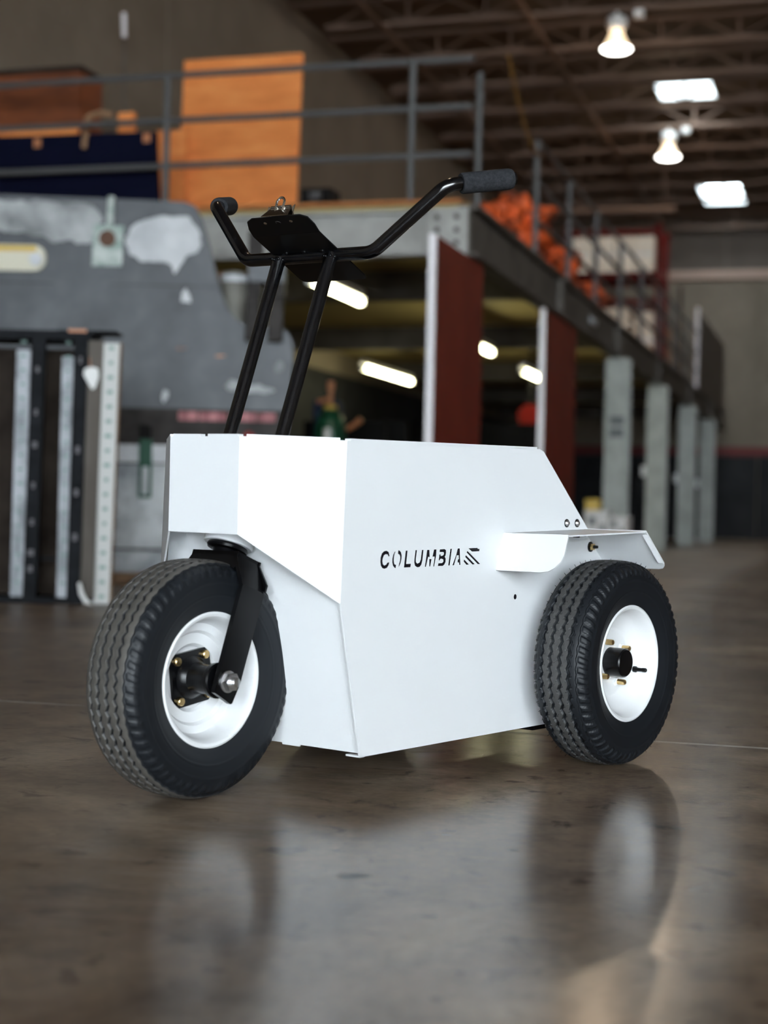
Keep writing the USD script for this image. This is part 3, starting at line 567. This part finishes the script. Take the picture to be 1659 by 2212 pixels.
# ------------------------------------------------------------------ the cart
CO = (-.776, 3.386, 0.); CH = -111.9173      # rear axle on the floor, heading; local x forwards, y to the near side, z up
cart = thing('cart', 'white three-wheeled stand-on cart with black handlebar and clipboard, parked in the middle', 'cart', CO, CH)
R = .2075; W = .2227
LETTERS = {'C':[[(595.3,424.8),(599.0,424.1),(601.3,427.7),(606.5,428.4),(611.7,426.5),(614.6,421.4),(615.9,416.2),(614.2,410.4),(610.0,408.1),(604.8,409.9),(601.8,413.2),(596.1,413.6),(597.4,408.9),(602.5,403.7),(609.8,402.2),(616.1,403.6),(620.4,407.9),(622.1,414.4),(621.6,422.8),(618.1,429.8),(612.0,433.6),(604.7,434.5),(598.3,432.2)]],'O':[[(578.2,433.4),(581.2,428.2),(582.5,423.0),(582.9,417.1),(581.7,411.9),(579.4,409.3),(575.6,408.9),(576.7,402.7),(581.4,404.1),(585.3,407.4),(587.7,413.3),(587.5,419.8),(585.4,426.9),(581.4,432.1)],[(570.8,434.9),(566.5,434.6),(562.1,431.3),(559.7,425.4),(560.5,418.2),(562.9,411.6),(566.5,406.4),(569.0,404.1),(567.8,410.4),(565.2,415.6),(564.6,422.1),(566.2,426.7),(571.6,428.8)]],'L':[[(548.6,434.2),(542.8,434.2),(546.0,410.0),(531.7,410.2),(533.0,404.0),(552.9,403.6)]],'U':[[(519.4,434.9),(514.4,435.1),(517.1,419.0),(516.9,413.0),(512.4,410.2),(506.2,412.2),(502.7,417.5),(499.6,435.0),(494.5,435.3),(497.1,416.1),(500.1,408.1),(505.5,403.9),(513.2,403.5),(519.9,406.4),(522.3,412.4),(521.9,419.0)]],'M':[[(484.0,434.9),(476.3,435.1),(475.0,422.8),(476.7,420.9),(479.5,422.6),(485.9,403.9),(489.5,404.0),(486.1,421.3)],[(476.6,418.1),(468.9,418.0),(472.5,404.4),(476.1,404.4)],[(462.4,435.6),(454.4,435.8),(455.1,423.7),(460.3,404.2),(463.4,404.2),(460.0,421.7),(462.3,423.1),(465.4,421.3),(466.4,423.5)]],'B':[[(444.2,435.7),(428.8,436.3),(424.6,434.2),(423.9,429.5),(425.3,424.0),(427.6,422.0),(424.2,417.9),(424.9,411.8),(428.8,407.1),(433.3,404.9),(449.4,404.7),(447.7,409.8),(435.8,410.2),(431.8,413.2),(432.7,416.9),(437.3,418.3),(441.9,418.1),(444.1,415.2),(447.0,415.2),(445.2,426.3),(441.1,426.5),(440.5,423.2),(434.1,424.1),(430.7,426.8),(430.9,429.9),(434.3,430.9),(444.7,430.7)]],'I':[[(410.7,436.5),(405.4,436.7),(411.2,405.5),(416.5,405.3)]],'A':[[(386.9,437.0),(380.0,437.2),(376.7,405.9),(380.7,405.9),(381.8,410.6),(386.6,410.9),(386.0,415.4),(382.6,417.4),(383.3,424.3),(389.4,424.1),(397.4,405.6),(403.0,405.4),(391.1,425.8)]],'mark':[[(351.9,437.2),(321.0,437.7),(320.4,435.9),(314.1,435.8),(315.1,431.4),(340.1,430.9)],[(355.1,432.4),(311.2,406.8),(319.7,406.7),(357.4,429.3)],[(359.6,424.4),(329.5,406.4),(337.2,406.1),(361.8,420.7)],[(364.7,415.9),(348.8,406.2),(357.2,405.8),(366.7,412.4)]]}
cut = unary_union([Polygon([(x / 1000, z / 1000) for x, z in l]).buffer(0) for L in LETTERS.values() for l in L])
side = Polygon([(.7222, .6255), (.7309, .3433), (.6681, .0723), (-.165, .0765), (-.165, .40), (-.0864, .4751), (.0934, .632), (.1092, .637)])
hole = Polygon([(.1867 + .0055 * math.cos(a), .3397 + .0055 * math.sin(a)) for a in np.linspace(0, 6.28, 14)])
TS = .003
# near side (outer face at y = W), the maker's name cut through the sheet over a black backing
sp = obj('side_panel', plate(side.difference(cut).difference(hole), TS, (0, W, 0), (1, 0, 0), (0, 0, 1)), M['white'], cart, False)
tag(obj('lettering', plate(cut, TS, (0, W - .0005, 0), (1, 0, 0), (0, 0, 1)), M['void'], sp, False), 'black stencilled word COLUMBIA with a striped mark, cut into the side')
obj('hole', plate(hole, TS, (0, W - .0006, 0), (1, 0, 0), (0, 0, 1)), M['void'], sp, False)
for x, z in ((0., .4873), (-.0408, .4876)):
    o = obj('screw', lathe([(0, .006), (.0035, .006), (.005, .003), (.0065, .0015), (.0065, 0), (0, 0)], (x, W, z), (0, 1, 0), 20), M['zinc'], sp, 30)
    obj('screw_ring', lathe([(.0065, 0), (.0086, 0), (.0086, .0012), (.0065, .0012)], (x, W, z), (0, 1, 0), 20), M['black'], sp)
obj('side_panel', plate(side, TS, (0, -W + TS, 0), (1, 0, 0), (0, 0, 1)), M['white'], cart, False)
# nose: front face and two chamfer faces of one folded sheet
XF, W1 = .8453, .0847
zt = lambda x, y: .6285 + (.0008 * y / .085)
def quad(a, b, c, d, t=TS, n=10):  # ruled sheet, outer corners counter-clockwise from outside
    a, b, c, d = (np.array(q, float) for q in (a, b, c, d)); nn = np.cross(b - a, d - a); nn /= np.linalg.norm(nn)
    U = np.linspace(0, 1, n + 1); G = np.array([[(1 - u) * ((1 - v) * a + v * d) + u * ((1 - v) * b + v * c) for v in U] for u in U])
    out_, in_ = G.reshape(-1, 3), (G - nn * t).reshape(-1, 3); F = []; N = (n + 1) ** 2; ix = lambda i, k: i * (n + 1) + k
    for i in range(n):
        for k in range(n):
            q = [ix(i, k), ix(i + 1, k), ix(i + 1, k + 1), ix(i, k + 1)]
            F += [(q[0], q[1], q[2]), (q[0], q[2], q[3]), (N + q[0], N + q[2], N + q[1]), (N + q[0], N + q[3], N + q[2])]
    ring_ = [ix(i, 0) for i in range(n)] + [ix(n, k) for k in range(n)] + [ix(i, n) for i in range(n, 0, -1)] + [ix(0, k) for k in range(n, 0, -1)]
    for p, q in zip(ring_, ring_[1:] + ring_[:1]): F += [(p, N + p, N + q), (p, N + q, q)]
    return trimesh.Trimesh(np.vstack([out_, in_]), F, process=False)
nose = cat_([
    slab([(XF, -W1, .4607), (XF, W1, .4593), (XF, W1, .6285), (XF, -W1, .630)], TS),
    quad((XF, W1, .4593), (.7309, W, .3433), (.7222, W, .6255), (XF, W1, .6285)),
    quad((.7309, -W, .3433), (XF, -W1, .4607), (XF, -W1, .630), (.7222, -W, .6255))])
obj('nose_panel', nose, M['white'], cart, 20)
# folded top lips, stopping short of the corners
def lip(a, b, inset, z0a, z0b, inward, mt=M['white']):
    a, b, n = np.array(a, float), np.array(b, float), np.array(inward, float); d = (b - a) / np.linalg.norm(b - a); n /= np.linalg.norm(n)
    p, q = a + d * inset, b - d * inset
    pts = []
    for s, z in ((p, z0a), (q, z0b)):
        pts += [(*s, z - .0045), (*s, z), (*(s + n * .013), z), (*(s + n * .013), z - .0045)]
    k = trimesh.convex.convex_hull(np.array(pts)); return k
ch = np.array([W - W1, -(.7222 - XF)]); lips = [
    lip((.7222, W), (.1092, W), .010, .6295, .6405, (0, -1)), lip((.7222, -W), (.1092, -W), .010, .6295, .6405, (0, 1)),
    lip((XF, -W1), (XF, -.004), .007, .6345, .6335, (-1, 0)), lip((XF, .004), (XF, W1), .004, .6335, .6325, (-1, 0)),
    lip((XF, W1), (.7222, W), .012, .6325, .6300, (-ch[0], -ch[1])), lip((XF, -W1), (.7222, -W), .012, .6345, .6310, (-ch[0], ch[1]))]
obj('top_lip', cat_(lips), M['white'], cart, False)
# slanted panel behind the front wheel, floor of the nose, dash inside, sloping back
n_ = (.6681 - .7309) / (.0723 - .3433)
xz = lambda z: .7309 + (z - .3433) * n_ - .012
obj('lower_panel', cat_([slab([(xz(.077), -W + TS, .077), (xz(.077), W - TS, .077), (xz(.343), W - TS, .343), (xz(.475), W - .043, .475), (xz(.475), -W + .043, .475), (xz(.343), -W + TS, .343)], TS), slab([(xz(.073), .03, .0735), (xz(.073), .072, .0735), (xz(.079), .072, .079), (xz(.079), .03, .079)], TS)]), M['white'], cart, False)
obj('corner_tab', cat_([bx(.655, .6681, W - .032, W, .0715, .0745), bx(.655, .6681, -W, -W + .032, .0715, .0745)]), M['white'], cart, False)
obj('nose_floor', plate([(xz(.47), -W + .01), (.7222, -W + .01), (XF - .004, -W1 + .002), (XF - .004, W1 - .002), (.7222, W - .01), (xz(.47), W - .01)], .003, (0, 0, .4640), (1, 0, 0), (0, 1, 0)), M['white'], cart, False)
obj('dash_plate', plate([(.12, -W + .004), (.70, -W + .004), (.70, W - .004), (.12, W - .004)], .003, (0, 0, .585), (1, 0, 0), (0, 1, 0)), M['black_satin'], cart, False)
obj('back_slope', slab([(-.0864, -W + TS, .4745), (.0934, -W + TS, .6325), (.0934, W - TS, .6325), (-.0864, W - TS, .4745)], TS), M['white'], cart, False)
obj('deck_plate', bx(-.36, -.165, -.24, .20, .115, .13), M['black_satin'], cart, False)
obj('underframe', cat_([bx(-.165, .62, -.18, -.14, .078, .11), bx(-.165, .62, .14, .18, .078, .11), bx(-.36, -.165, -.18, .18, .08, .115)]), M['black'], cart, False)
ax = obj('axle', cat_([cyl((0, -.33, R), (0, .33, R), .022, 16), bx(-.06, .085, .06, .205, .062, .15)]), M['black'], cart, False)
# fenders
def fender(s):
    y0, y1 = (W, .3707) if s > 0 else (-.3707, -W)
    yo = lambda v: s * v
    fr = Polygon([(W, 0), (.3707, 0), (.3707, -.040), (.366, -.055), (.356, -.067), (.343, -.0745), (.325, -.0775), (W, -.0775)])
    d1 = np.array([.0255, 0, -.0742]) / np.linalg.norm([.0255, 0, -.0742])
    a = plate(fr, TS, (.2299, 0, .4662), (0, s, 0), -d1)
    if s < 0: a.invert() if a.volume < 0 else None
    re = Polygon([(W, 0), (.3707, 0), (.3707, -.105), (.368, -.114), (.362, -.121), (.352, -.124), (W, -.124)])
    d2 = np.array([-.0931, 0, -.0778]) / np.linalg.norm([-.0931, 0, -.0778])
    b = plate(re, -TS, (-.0694, 0, .4738), (0, s, 0), -d2)
    top = trimesh.convex.convex_hull(np.array([(.2299, yo(W), .4668), (.2299, yo(.3707), .4660), (-.0694, yo(W), .4752), (-.0694, yo(.3707), .4742), (.2299, yo(W), .4638), (.2299, yo(.3707), .4630), (-.0694, yo(W), .4722), (-.0694, yo(.3707), .4712)]))
    o = obj('fender', cat_([a, b, top]), M['white'], cart, False)
    lipm = slab([np.array((-.0694, yo(.3707), .4738)) + d2 * .012, np.array((-.0694, yo(.3707), .4738)) + d2 * .100, np.array((-.0694 + .006, yo(.362), .4738)) + d2 * .100, np.array((-.0694 + .006, yo(.362), .4738)) + d2 * .012], .002)
    obj('edge_lip', lipm, M['white'], o, False)
    c = np.array((-.0975, yo(.2227), .4376))
    obj('bolt', cat_([lathe([(0, 0), (.011, 0), (.011, .002), (0, .002)], c, (0, s, 0), 20), hexnut(c, (0, s, 0), .007, .008), lathe([(0, .008), (.004, .008), (.003, .018), (0, .018)], c, (0, s, 0), 12)]), M['black'], o, 30)
    obj('bolt_nut', hexnut(c + np.array((0, s * .002, 0)), (0, s, 0), .0075, .007), M['brass'], o, False)
    c2 = np.array((-.02, yo(.235), .466)); obj('clip_bolt', hexnut(c2, (0, 0, -1), .008, .008), M['black'], o, False)
fender(1); fender(-1)

# ---- wheels
def tyre(dusty):
    prof = np.array([(.0, .2075), (.018, .2072), (.032, .2058), (.042, .2030), (.048, .1990), (.0535, .1930), (.0585, .1830), (.0608, .1700), (.0600, .1550), (.0570, .1400), (.0530, .1280), (.0495, .1185), (.0470, .1150)])
    t = np.r_[0, np.cumsum(np.linalg.norm(np.diff(prof, axis=0), axis=1))]
    tread = np.linspace(0, t[4], 58); wallt = np.linspace(t[4], t[-1], 46)[1:]
    s = np.r_[tread, wallt]
    from scipy.interpolate import PchipInterpolator
    yy, rr = PchipInterpolator(t, prof[:, 0])(s), PchipInterpolator(t, prof[:, 1])(s)
    y = np.r_[-yy[:0:-1], yy]; r = np.r_[rr[:0:-1], rr]; ss = np.r_[-s[:0:-1], s]
    NT, NZ = 62 * 12, 62
    th = np.linspace(0, 2 * np.pi, NT, endpoint=False)
    Y, TH = np.meshgrid(y, th, indexing='ij'); RR = np.repeat(r[:, None], NT, 1); SS = np.repeat(ss[:, None], NT, 1)
    tri = lambda x: 2 * np.abs(2 * (x - np.floor(x + .5))) - 1
    ph = TH * NZ / (2 * np.pi)
    h = np.zeros_like(Y); dust = np.zeros_like(Y)
    on = np.abs(SS) < t[4]
    edge = .0465 + .0012 * tri(ph)
    topm = np.clip((edge - np.abs(SS)) / .0012, 0, 1)
    g = np.zeros_like(Y)
    for yc, off, hw in ((-.0300, .0, .0021), (-.0105, .0, .0029), (.0105, .0, .0029), (.0300, .0, .0022)):
        c = yc + .0024 * tri(ph + off)
        g = np.maximum(g, np.clip((hw + .0006 - np.abs(SS - c)) / .0009, 0, 1))
    # fine sipes into the ribs
    for yc, off in ((-.0300, .0), (-.0105, .0), (.0105, .0), (.0300, .0)):
        f_ = (ph + off) % 1.0
        for sg in (-1, 1):
            d_ = (SS - yc) * sg
            m_ = (np.abs(f_ - (.25 if sg > 0 else .75)) < .04) & (d_ > 0) & (d_ < .0075)
            g = np.where(m_ & (not dusty), np.maximum(g, .35), g)
    h -= .0048 * g * topm
    h -= .0022 * (1 - topm) * np.clip((.062 - np.abs(SS)) / .01, 0, 1)
    # shoulder lugs
    lug = np.clip((np.abs(((ph + .5 * np.clip((np.abs(SS) - .05) / .03, 0, 1)) % 1) - .5) - .2) / .06, 0, 1)
    zone = np.clip((np.abs(SS) - .0485) / .002, 0, 1) * np.clip((.074 - np.abs(SS)) / .003, 0, 1)
    h += (.0011 if dusty else .0021) * lug * zone
    for sc, w, a in ((.081, .0009, .0010), (.0835, .0006, .0006), (.106, .0008, .0008)): h += a * np.exp(-((np.abs(SS) - sc) / w) ** 2)
    lim = edge - .001 if dusty else .0285 + 0 * SS
    dust = topm * (1 - np.clip(g * 1.5, 0, 1)) * np.clip((lim - np.abs(SS)) / .0015, 0, 1)
    # displace along the profile normal
    dy, dr = np.gradient(y), np.gradient(r); L = np.hypot(dy, dr); ny, nr = -dr / L, dy / L
    Yd, Rd = Y + ny[:, None] * h, RR + nr[:, None] * h
    # flattened where it stands on the floor
    zz = Rd * np.sin(TH)
    V = np.stack([Rd * np.cos(TH), Yd, np.maximum(zz, -R + .0006 + .25 * (zz + R) * 0)], -1).reshape(-1, 3)
    a = (np.arange(len(y) - 1)[:, None] * NT + np.arange(NT)); b = (np.arange(len(y) - 1)[:, None] * NT + (np.arange(NT) + 1) % NT)
    F = np.concatenate([np.stack([a, b, b + NT], -1).reshape(-1, 3), np.stack([a, b + NT, a + NT], -1).reshape(-1, 3)])
    v0 = V[F[:, 0]]; nn = np.cross(V[F[:, 1]] - v0, V[F[:, 2]] - v0); ctr = V.reshape(-1, 3)[F].mean(1); rad = ctr * np.array([1, 0, 1]); rad /= np.linalg.norm(rad, axis=1)[:, None]
    if (nn * (rad + 0)).sum() < 0: F = F[:, ::-1]
    return (V, F), dust.ravel()

def add_tyre(parent, dusty):
    vf, dust = tyre(dusty)
    k = trimesh.Trimesh(vf[0], vf[1], process=False)
    o = obj('tyre', k, M['tyre_front' if dusty else 'tyre_rear'], parent, True)
    UsdGeom.PrimvarsAPI(o).CreatePrimvar('dust', Sdf.ValueTypeNames.FloatArray, 'vertex').Set(Vt.FloatArray.FromNumpy(dust.astype(np.float32)))

def rim(prof):  # (radius, y) outer side, then the closed back
    return lathe(prof, (0, 0, 0), (0, 1, 0), 96)

fwh = holder('wheel', cart, (.8635, 0, R))
add_tyre(fwh, True)
obj('rim', rim([(.020, -.008), (.050, -.008), (.054, -.0065), (.060, .0005), (.064, .001), (.078, .003), (.083, .010), (.088, .0115), (.096, .013), (.1005, .022), (.103, .036), (.1065, .0455), (.110, .0498), (.1145, .0515), (.1178, .0500), (.1190, .0460), (.1165, .043), (.108, .030), (.108, -.030), (.1165, -.043), (.119, -.046), (.1178, -.05), (.1145, -.0515), (.110, -.0498), (.103, -.036), (.098, -.02), (.06, -.012), (.02, -.012)]), M['white_gloss'], fwh, 25)
fl = Polygon([(-.047, -.036), (-.036, -.047), (.036, -.047), (.047, -.036), (.047, .036), (.036, .047), (-.036, .047), (-.047, .036)])
A8 = math.radians(-8); rot = lambda x, z: (x * math.cos(A8) - z * math.sin(A8), x * math.sin(A8) + z * math.cos(A8))
fl = Polygon([rot(x, z) for x, z in fl.exterior.coords[:-1]])
hub = obj('hub', cat_([plate(fl, -.007, (0, -.006 + .0, 0), (1, 0, 0), (0, 0, 1)), lathe([(0, -.004), (.040, -.004), (.036, .006), (.028, .014), (.0255, .024), (.0255, .052), (.030, .054), (.031, .058), (.031, .064), (.028, .066), (.0, .066)], (0, 0, 0), (0, 1, 0), 40)]), M['black'], fwh, 30)
for x in (-.034, .034):
    for z in (-.035, .035):
        q = rot(x, z)
        obj('lug_bolt', lathe([(0, .007), (.0062, .0068), (.0075, .0055), (.0078, 0), (0, 0)], (q[0], .0008, q[1]), (0, 1, 0), 24), M['brass'], fwh, 30)
rwh = holder('wheel', cart, (0, .330, R))
add_tyre(rwh, False)
obj('rim', rim([(.0, .003), (.066, .003), (.072, .0045), (.085, .014), (.093, .020), (.099, .027), (.103, .038), (.1065, .0455), (.110, .0498), (.1145, .0515), (.1178, .0500), (.1190, .0460), (.1165, .043), (.108, .030), (.108, -.030), (.1165, -.043), (.119, -.046), (.1178, -.05), (.1145, -.0515), (.110, -.0498), (.103, -.036), (.098, -.02), (.06, -.006), (.0, -.006)]), M['white_gloss'], rwh, 25)
obj('hub_cap', lathe([(0, .003), (.0295, .003), (.0295, .034), (.0288, .0385), (.0265, .0412), (.022, .0420), (0, .0420)], (0, 0, 0), (0, 1, 0), 48), M['black'], rwh, 30)
for a in (.52, .52 + math.pi / 2, .52 + math.pi, .52 + 1.5 * math.pi):
    c = (.0495 * math.cos(a + .5), .003, .0495 * math.sin(a + .5))
    obj('stud', lathe([(0, 0), (.0058, 0), (.0058, .019), (.0052, .022), (.003, .023), (0, .0215)], c, (0, 1, 0), 20), M['brass'], rwh, 30)
    obj('stud_nut', lathe([(.005, 0), (.0098, 0), (.0092, .0045), (.0058, .006)], c, (0, 1, 0), 6), M['white_gloss'], rwh, False)
obj('valve_stem', lathe([(0, 0), (.0065, 0), (.0065, .006), (.0042, .009), (.0040, .020), (.0046, .021), (.0046, .028), (.003, .030), (0, .030)], (-.083, .012, -.020), (0, 1, 0), 20), M['black'], rwh, 40)
# moulding whiskers left on the new tyre
wh = []
for i in range(62):
    a = (i + .5) / 62 * 2 * np.pi
    for y_, l_ in ((-.0455, .006), (.0455, .005), (.0, .004)):
        if y_ == 0 and i % 3: continue
        d_ = np.array([math.cos(a), 0, math.sin(a)]); p_ = d_ * (.2005 if y_ else .206) + np.array([0, y_, 0])
        if p_[2] < -.185: continue
        wh.append(cyl(p_, p_ + d_ * l_ + np.array([0, np.sign(y_) * l_ * .4, 0]), .00045, 4))
tag(obj('whisker', cat_(wh), M['black_satin'], rwh, False), kind='stuff')
copy_of(rwh, 'wheel', (0, -.330, R), 180.0, None, parent=cart)

# ---- fork, steering columns, handlebar: built about the raked steering axis
AX = np.array([.8635, 0, R]); ea = np.array([-.343, 0, .9393]); eb = np.array([.9393, 0, .343]); ey = np.array([0, 1., 0])
def S(b, y, a): return AX + b * eb + y * ey + a * ea
def Sm(mesh):  # mesh drawn in (b, y, a)
    T4 = np.eye(4); T4[:3, 0] = eb; T4[:3, 1] = ey; T4[:3, 2] = ea; T4[:3, 3] = AX
    k = mesh.copy(); k.apply_transform(T4); return k
def hull(pts): return trimesh.convex.convex_hull(np.array(pts))
legs = []
for s in (1, -1):
    t_ = .009; b0, b1 = -.0315, .0265
    up0, up1, dn = (.053, .222), (.0865, .166), (.0865, -.03)
    legs.append(hull([(b, s * (y + d), a) for b in (b0, b1) for y, a in (up0, up1) for d in (0, -t_)]))
    legs.append(plate([(b0, .168), (b1, .168), (.0245, -.022), (.0225, -.026), (-.021, -.034), (-.0245, -.032), (-.0315, .004)], t_, (0, s * .0865 + (0 if s > 0 else t_), 0), (1, 0, 0), (0, 0, 1)))
crown = [bx(-.0315, .0265, -.054, .054, .2185, .2265), bx(.0225, .0265, -.056, .056, .196, .2265), bx(-.0355, -.0315, -.056, .056, .199, .2265)]
for s in (1, -1): crown.append(hull([(b, s * y, a) for b in (-.0355, -.0315) for y, a in ((.05, .2265), (.05, .199), (.0865, .170), (.0865, .185))]))
fork = obj('fork', cat_([Sm(k) for k in legs + crown]), M['black'], cart, False)
for s in (1, -1):
    c = AX + ey * s * .0865; e_ = ey * s
    obj('axle_nut', cat_([lathe([(0, 0), (.019, 0), (.019, .0025), (0, .0025)], c, e_, 28), hexnut(c + e_ * .0025, e_, .0165, .011), lathe([(0, 0), (.0098, 0), (.0098, .006), (.008, .009), (0, .010)], c + e_ * .0135, e_, 20)]), M['zinc'], fork, 30)
obj('bearing_plate', Sm(lathe([(0, .2265), (.022, .2265), (.026, .234), (.036, .236), (.0375, .240), (.036, .244), (0, .244)], (0, 0, 0), (0, 0, 1), 40)), M['black'], fork, 40)
obj('head_tube', Sm(lathe([(0, .244), (.043, .244), (.045, .246), (.045, .272), (0, .272)], (0, 0, 0), (0, 0, 1), 40)), M['white'], cart, 40)
for s in (1, -1): obj('steering_column', Sm(tube([(.007, s * .065, a) for a in (.38, .6, .818)], .0125, 24)), M['black_tube'], cart, 40)
tilt = np.eye(4); _a = -.033; tilt[:3, :3] = [[1, 0, 0], [0, math.cos(_a), -math.sin(_a)], [0, math.sin(_a), math.cos(_a)]]
_c = np.array([0, 0, .822]); tilt[:3, 3] = _c - tilt[:3, :3] @ _c
def Hm(k): k = k.copy(); k.apply_transform(tilt); return Sm(k)
end = np.array((-.092, .359, 1.009)); upc = np.array((.003, .290, .948)); gd = (end - upc) / np.linalg.norm(end - upc)
path = fillet([(*(end * (-1) ** 0 * np.array([1, -1, 1])),), upc * np.array([1, -1, 1]), (.0, -.158, .822), (0, .158, .822), upc, end], .042, 9)
hb = obj('handlebar', Hm(tube(path, .0125, 24)), M['black_tube'], cart, 60)
for s in (-1, 1):
    q = np.array([1, s, 1]); g0, g1 = (upc + gd * .027) * q, (end - gd * .004) * q; dd = (g1 - g0) / np.linalg.norm(g1 - g0); L = np.linalg.norm(g1 - g0)
    obj('grip', Hm(lathe([(.0125, 0), (.0175, 0), (.0188, .002), (.0190, .006), (.0190, L - .008), (.0172, L - .002), (.0135, L), (0, L)], g0, dd, 32)), M['foam'], hb, 40)
for s in (1, -1):
    w_ = []
    for i in range(9):
        a = i / 9 * 2 * math.pi; w_.append(trimesh.creation.icosphere(1, .0032)); w_[-1].apply_translation((.007 + .0125 * math.cos(a), s * .065 + .0125 * math.sin(a), .8095 + .004 * abs(math.sin(a))))
    obj('weld_bead', Hm(cat_(w_)), M['black'], hb, True)
# clipboard
cw = .082
def cp(b): return np.interp(b, [-.089, .070, .109], [.8175, .8305, .8455])
rows = np.array([-.089, -.05, 0., .05, .066, .070, .078, .109]); 
out = Polygon([(-.089 + .012, -cw), (.109 - .022, -cw), (.109 - .006, -cw + .007), (.109, -cw + .022), (.109, cw - .022), (.109 - .006, cw - .007), (.109 - .022, cw), (-.089 + .012, cw), (-.089 + .003, cw - .003), (-.089, cw - .012), (-.089, -cw + .012), (-.089 + .003, -cw + .003)])
pieces = []
for r0, r1 in zip(rows, rows[1:]):
    g = out.intersection(sbox(r0, -1, r1, 1)); k = plate(g, .0025, (0, 0, 0), (1, 0, 0), (0, 1, 0))
    k.vertices[:, 2] += cp(k.vertices[:, 0]); pieces.append(k)
cb = obj('clipboard', Hm(cat_(pieces)), M['black_satin'], cart, False)
for y in (-.032, .032): obj('rivet', Hm(lathe([(0, -.002), (.0028, -.0015), (.004, 0), (0, 0)], (.098, y, cp(.098)), (0, 0, 1), 16)), M['chrome'], cb)
obj('hanging_hole', Hm(lathe([(.0035, 0), (.006, 0), (.006, -.0006), (.0035, -.0006)], (.097, .0, cp(.097)), (0, 0, 1), 18)), M['machine_dark'], cb)
ring = fillet([(.104, -.0065, .855), (.106, -.0072, .868), (.107, -.0075, .876), (.1075, 0, .8835), (.107, .0075, .876), (.106, .0072, .868), (.104, .0065, .855)], .0055, 5)
jaw = cat_([slab([(.086, -.024, .8465), (.086, .024, .8465), (.100, .020, .866), (.100, -.020, .866)], .0015), slab([(.112, .026, .8465), (.112, -.026, .8465), (.100, -.020, .866), (.100, .020, .866)], .0015), plate([(-.020, .0), (-.027, .0), (-.026, .022), (-.016, .012)], .0015, (.100, 0, .848), (0, 1, 0), (0, 0, 1)), plate([(.020, .0), (.016, .012), (.026, .022), (.027, .0)], .0015, (.100, 0, .848), (0, 1, 0), (0, 0, 1)), cyl((.102, -.019, .866), (.102, .019, .866), .003, 12)])
clip_ = cat_([tube(ring, .0020, 10), jaw]); clip_.vertices = np.array([.100, 0, .846]) + (clip_.vertices - np.array([.100, 0, .846])) * np.array([1., 1.25, 1.18])
ck = obj('clip', Hm(clip_), M['chrome'], cb, 30)
for i in (-1, 0, 1): obj('weld_tab', Hm(rbx(.008, .016, i * .045 - .004, i * .045 + .004, .822, .833, .002)), M['black'], cb, False)
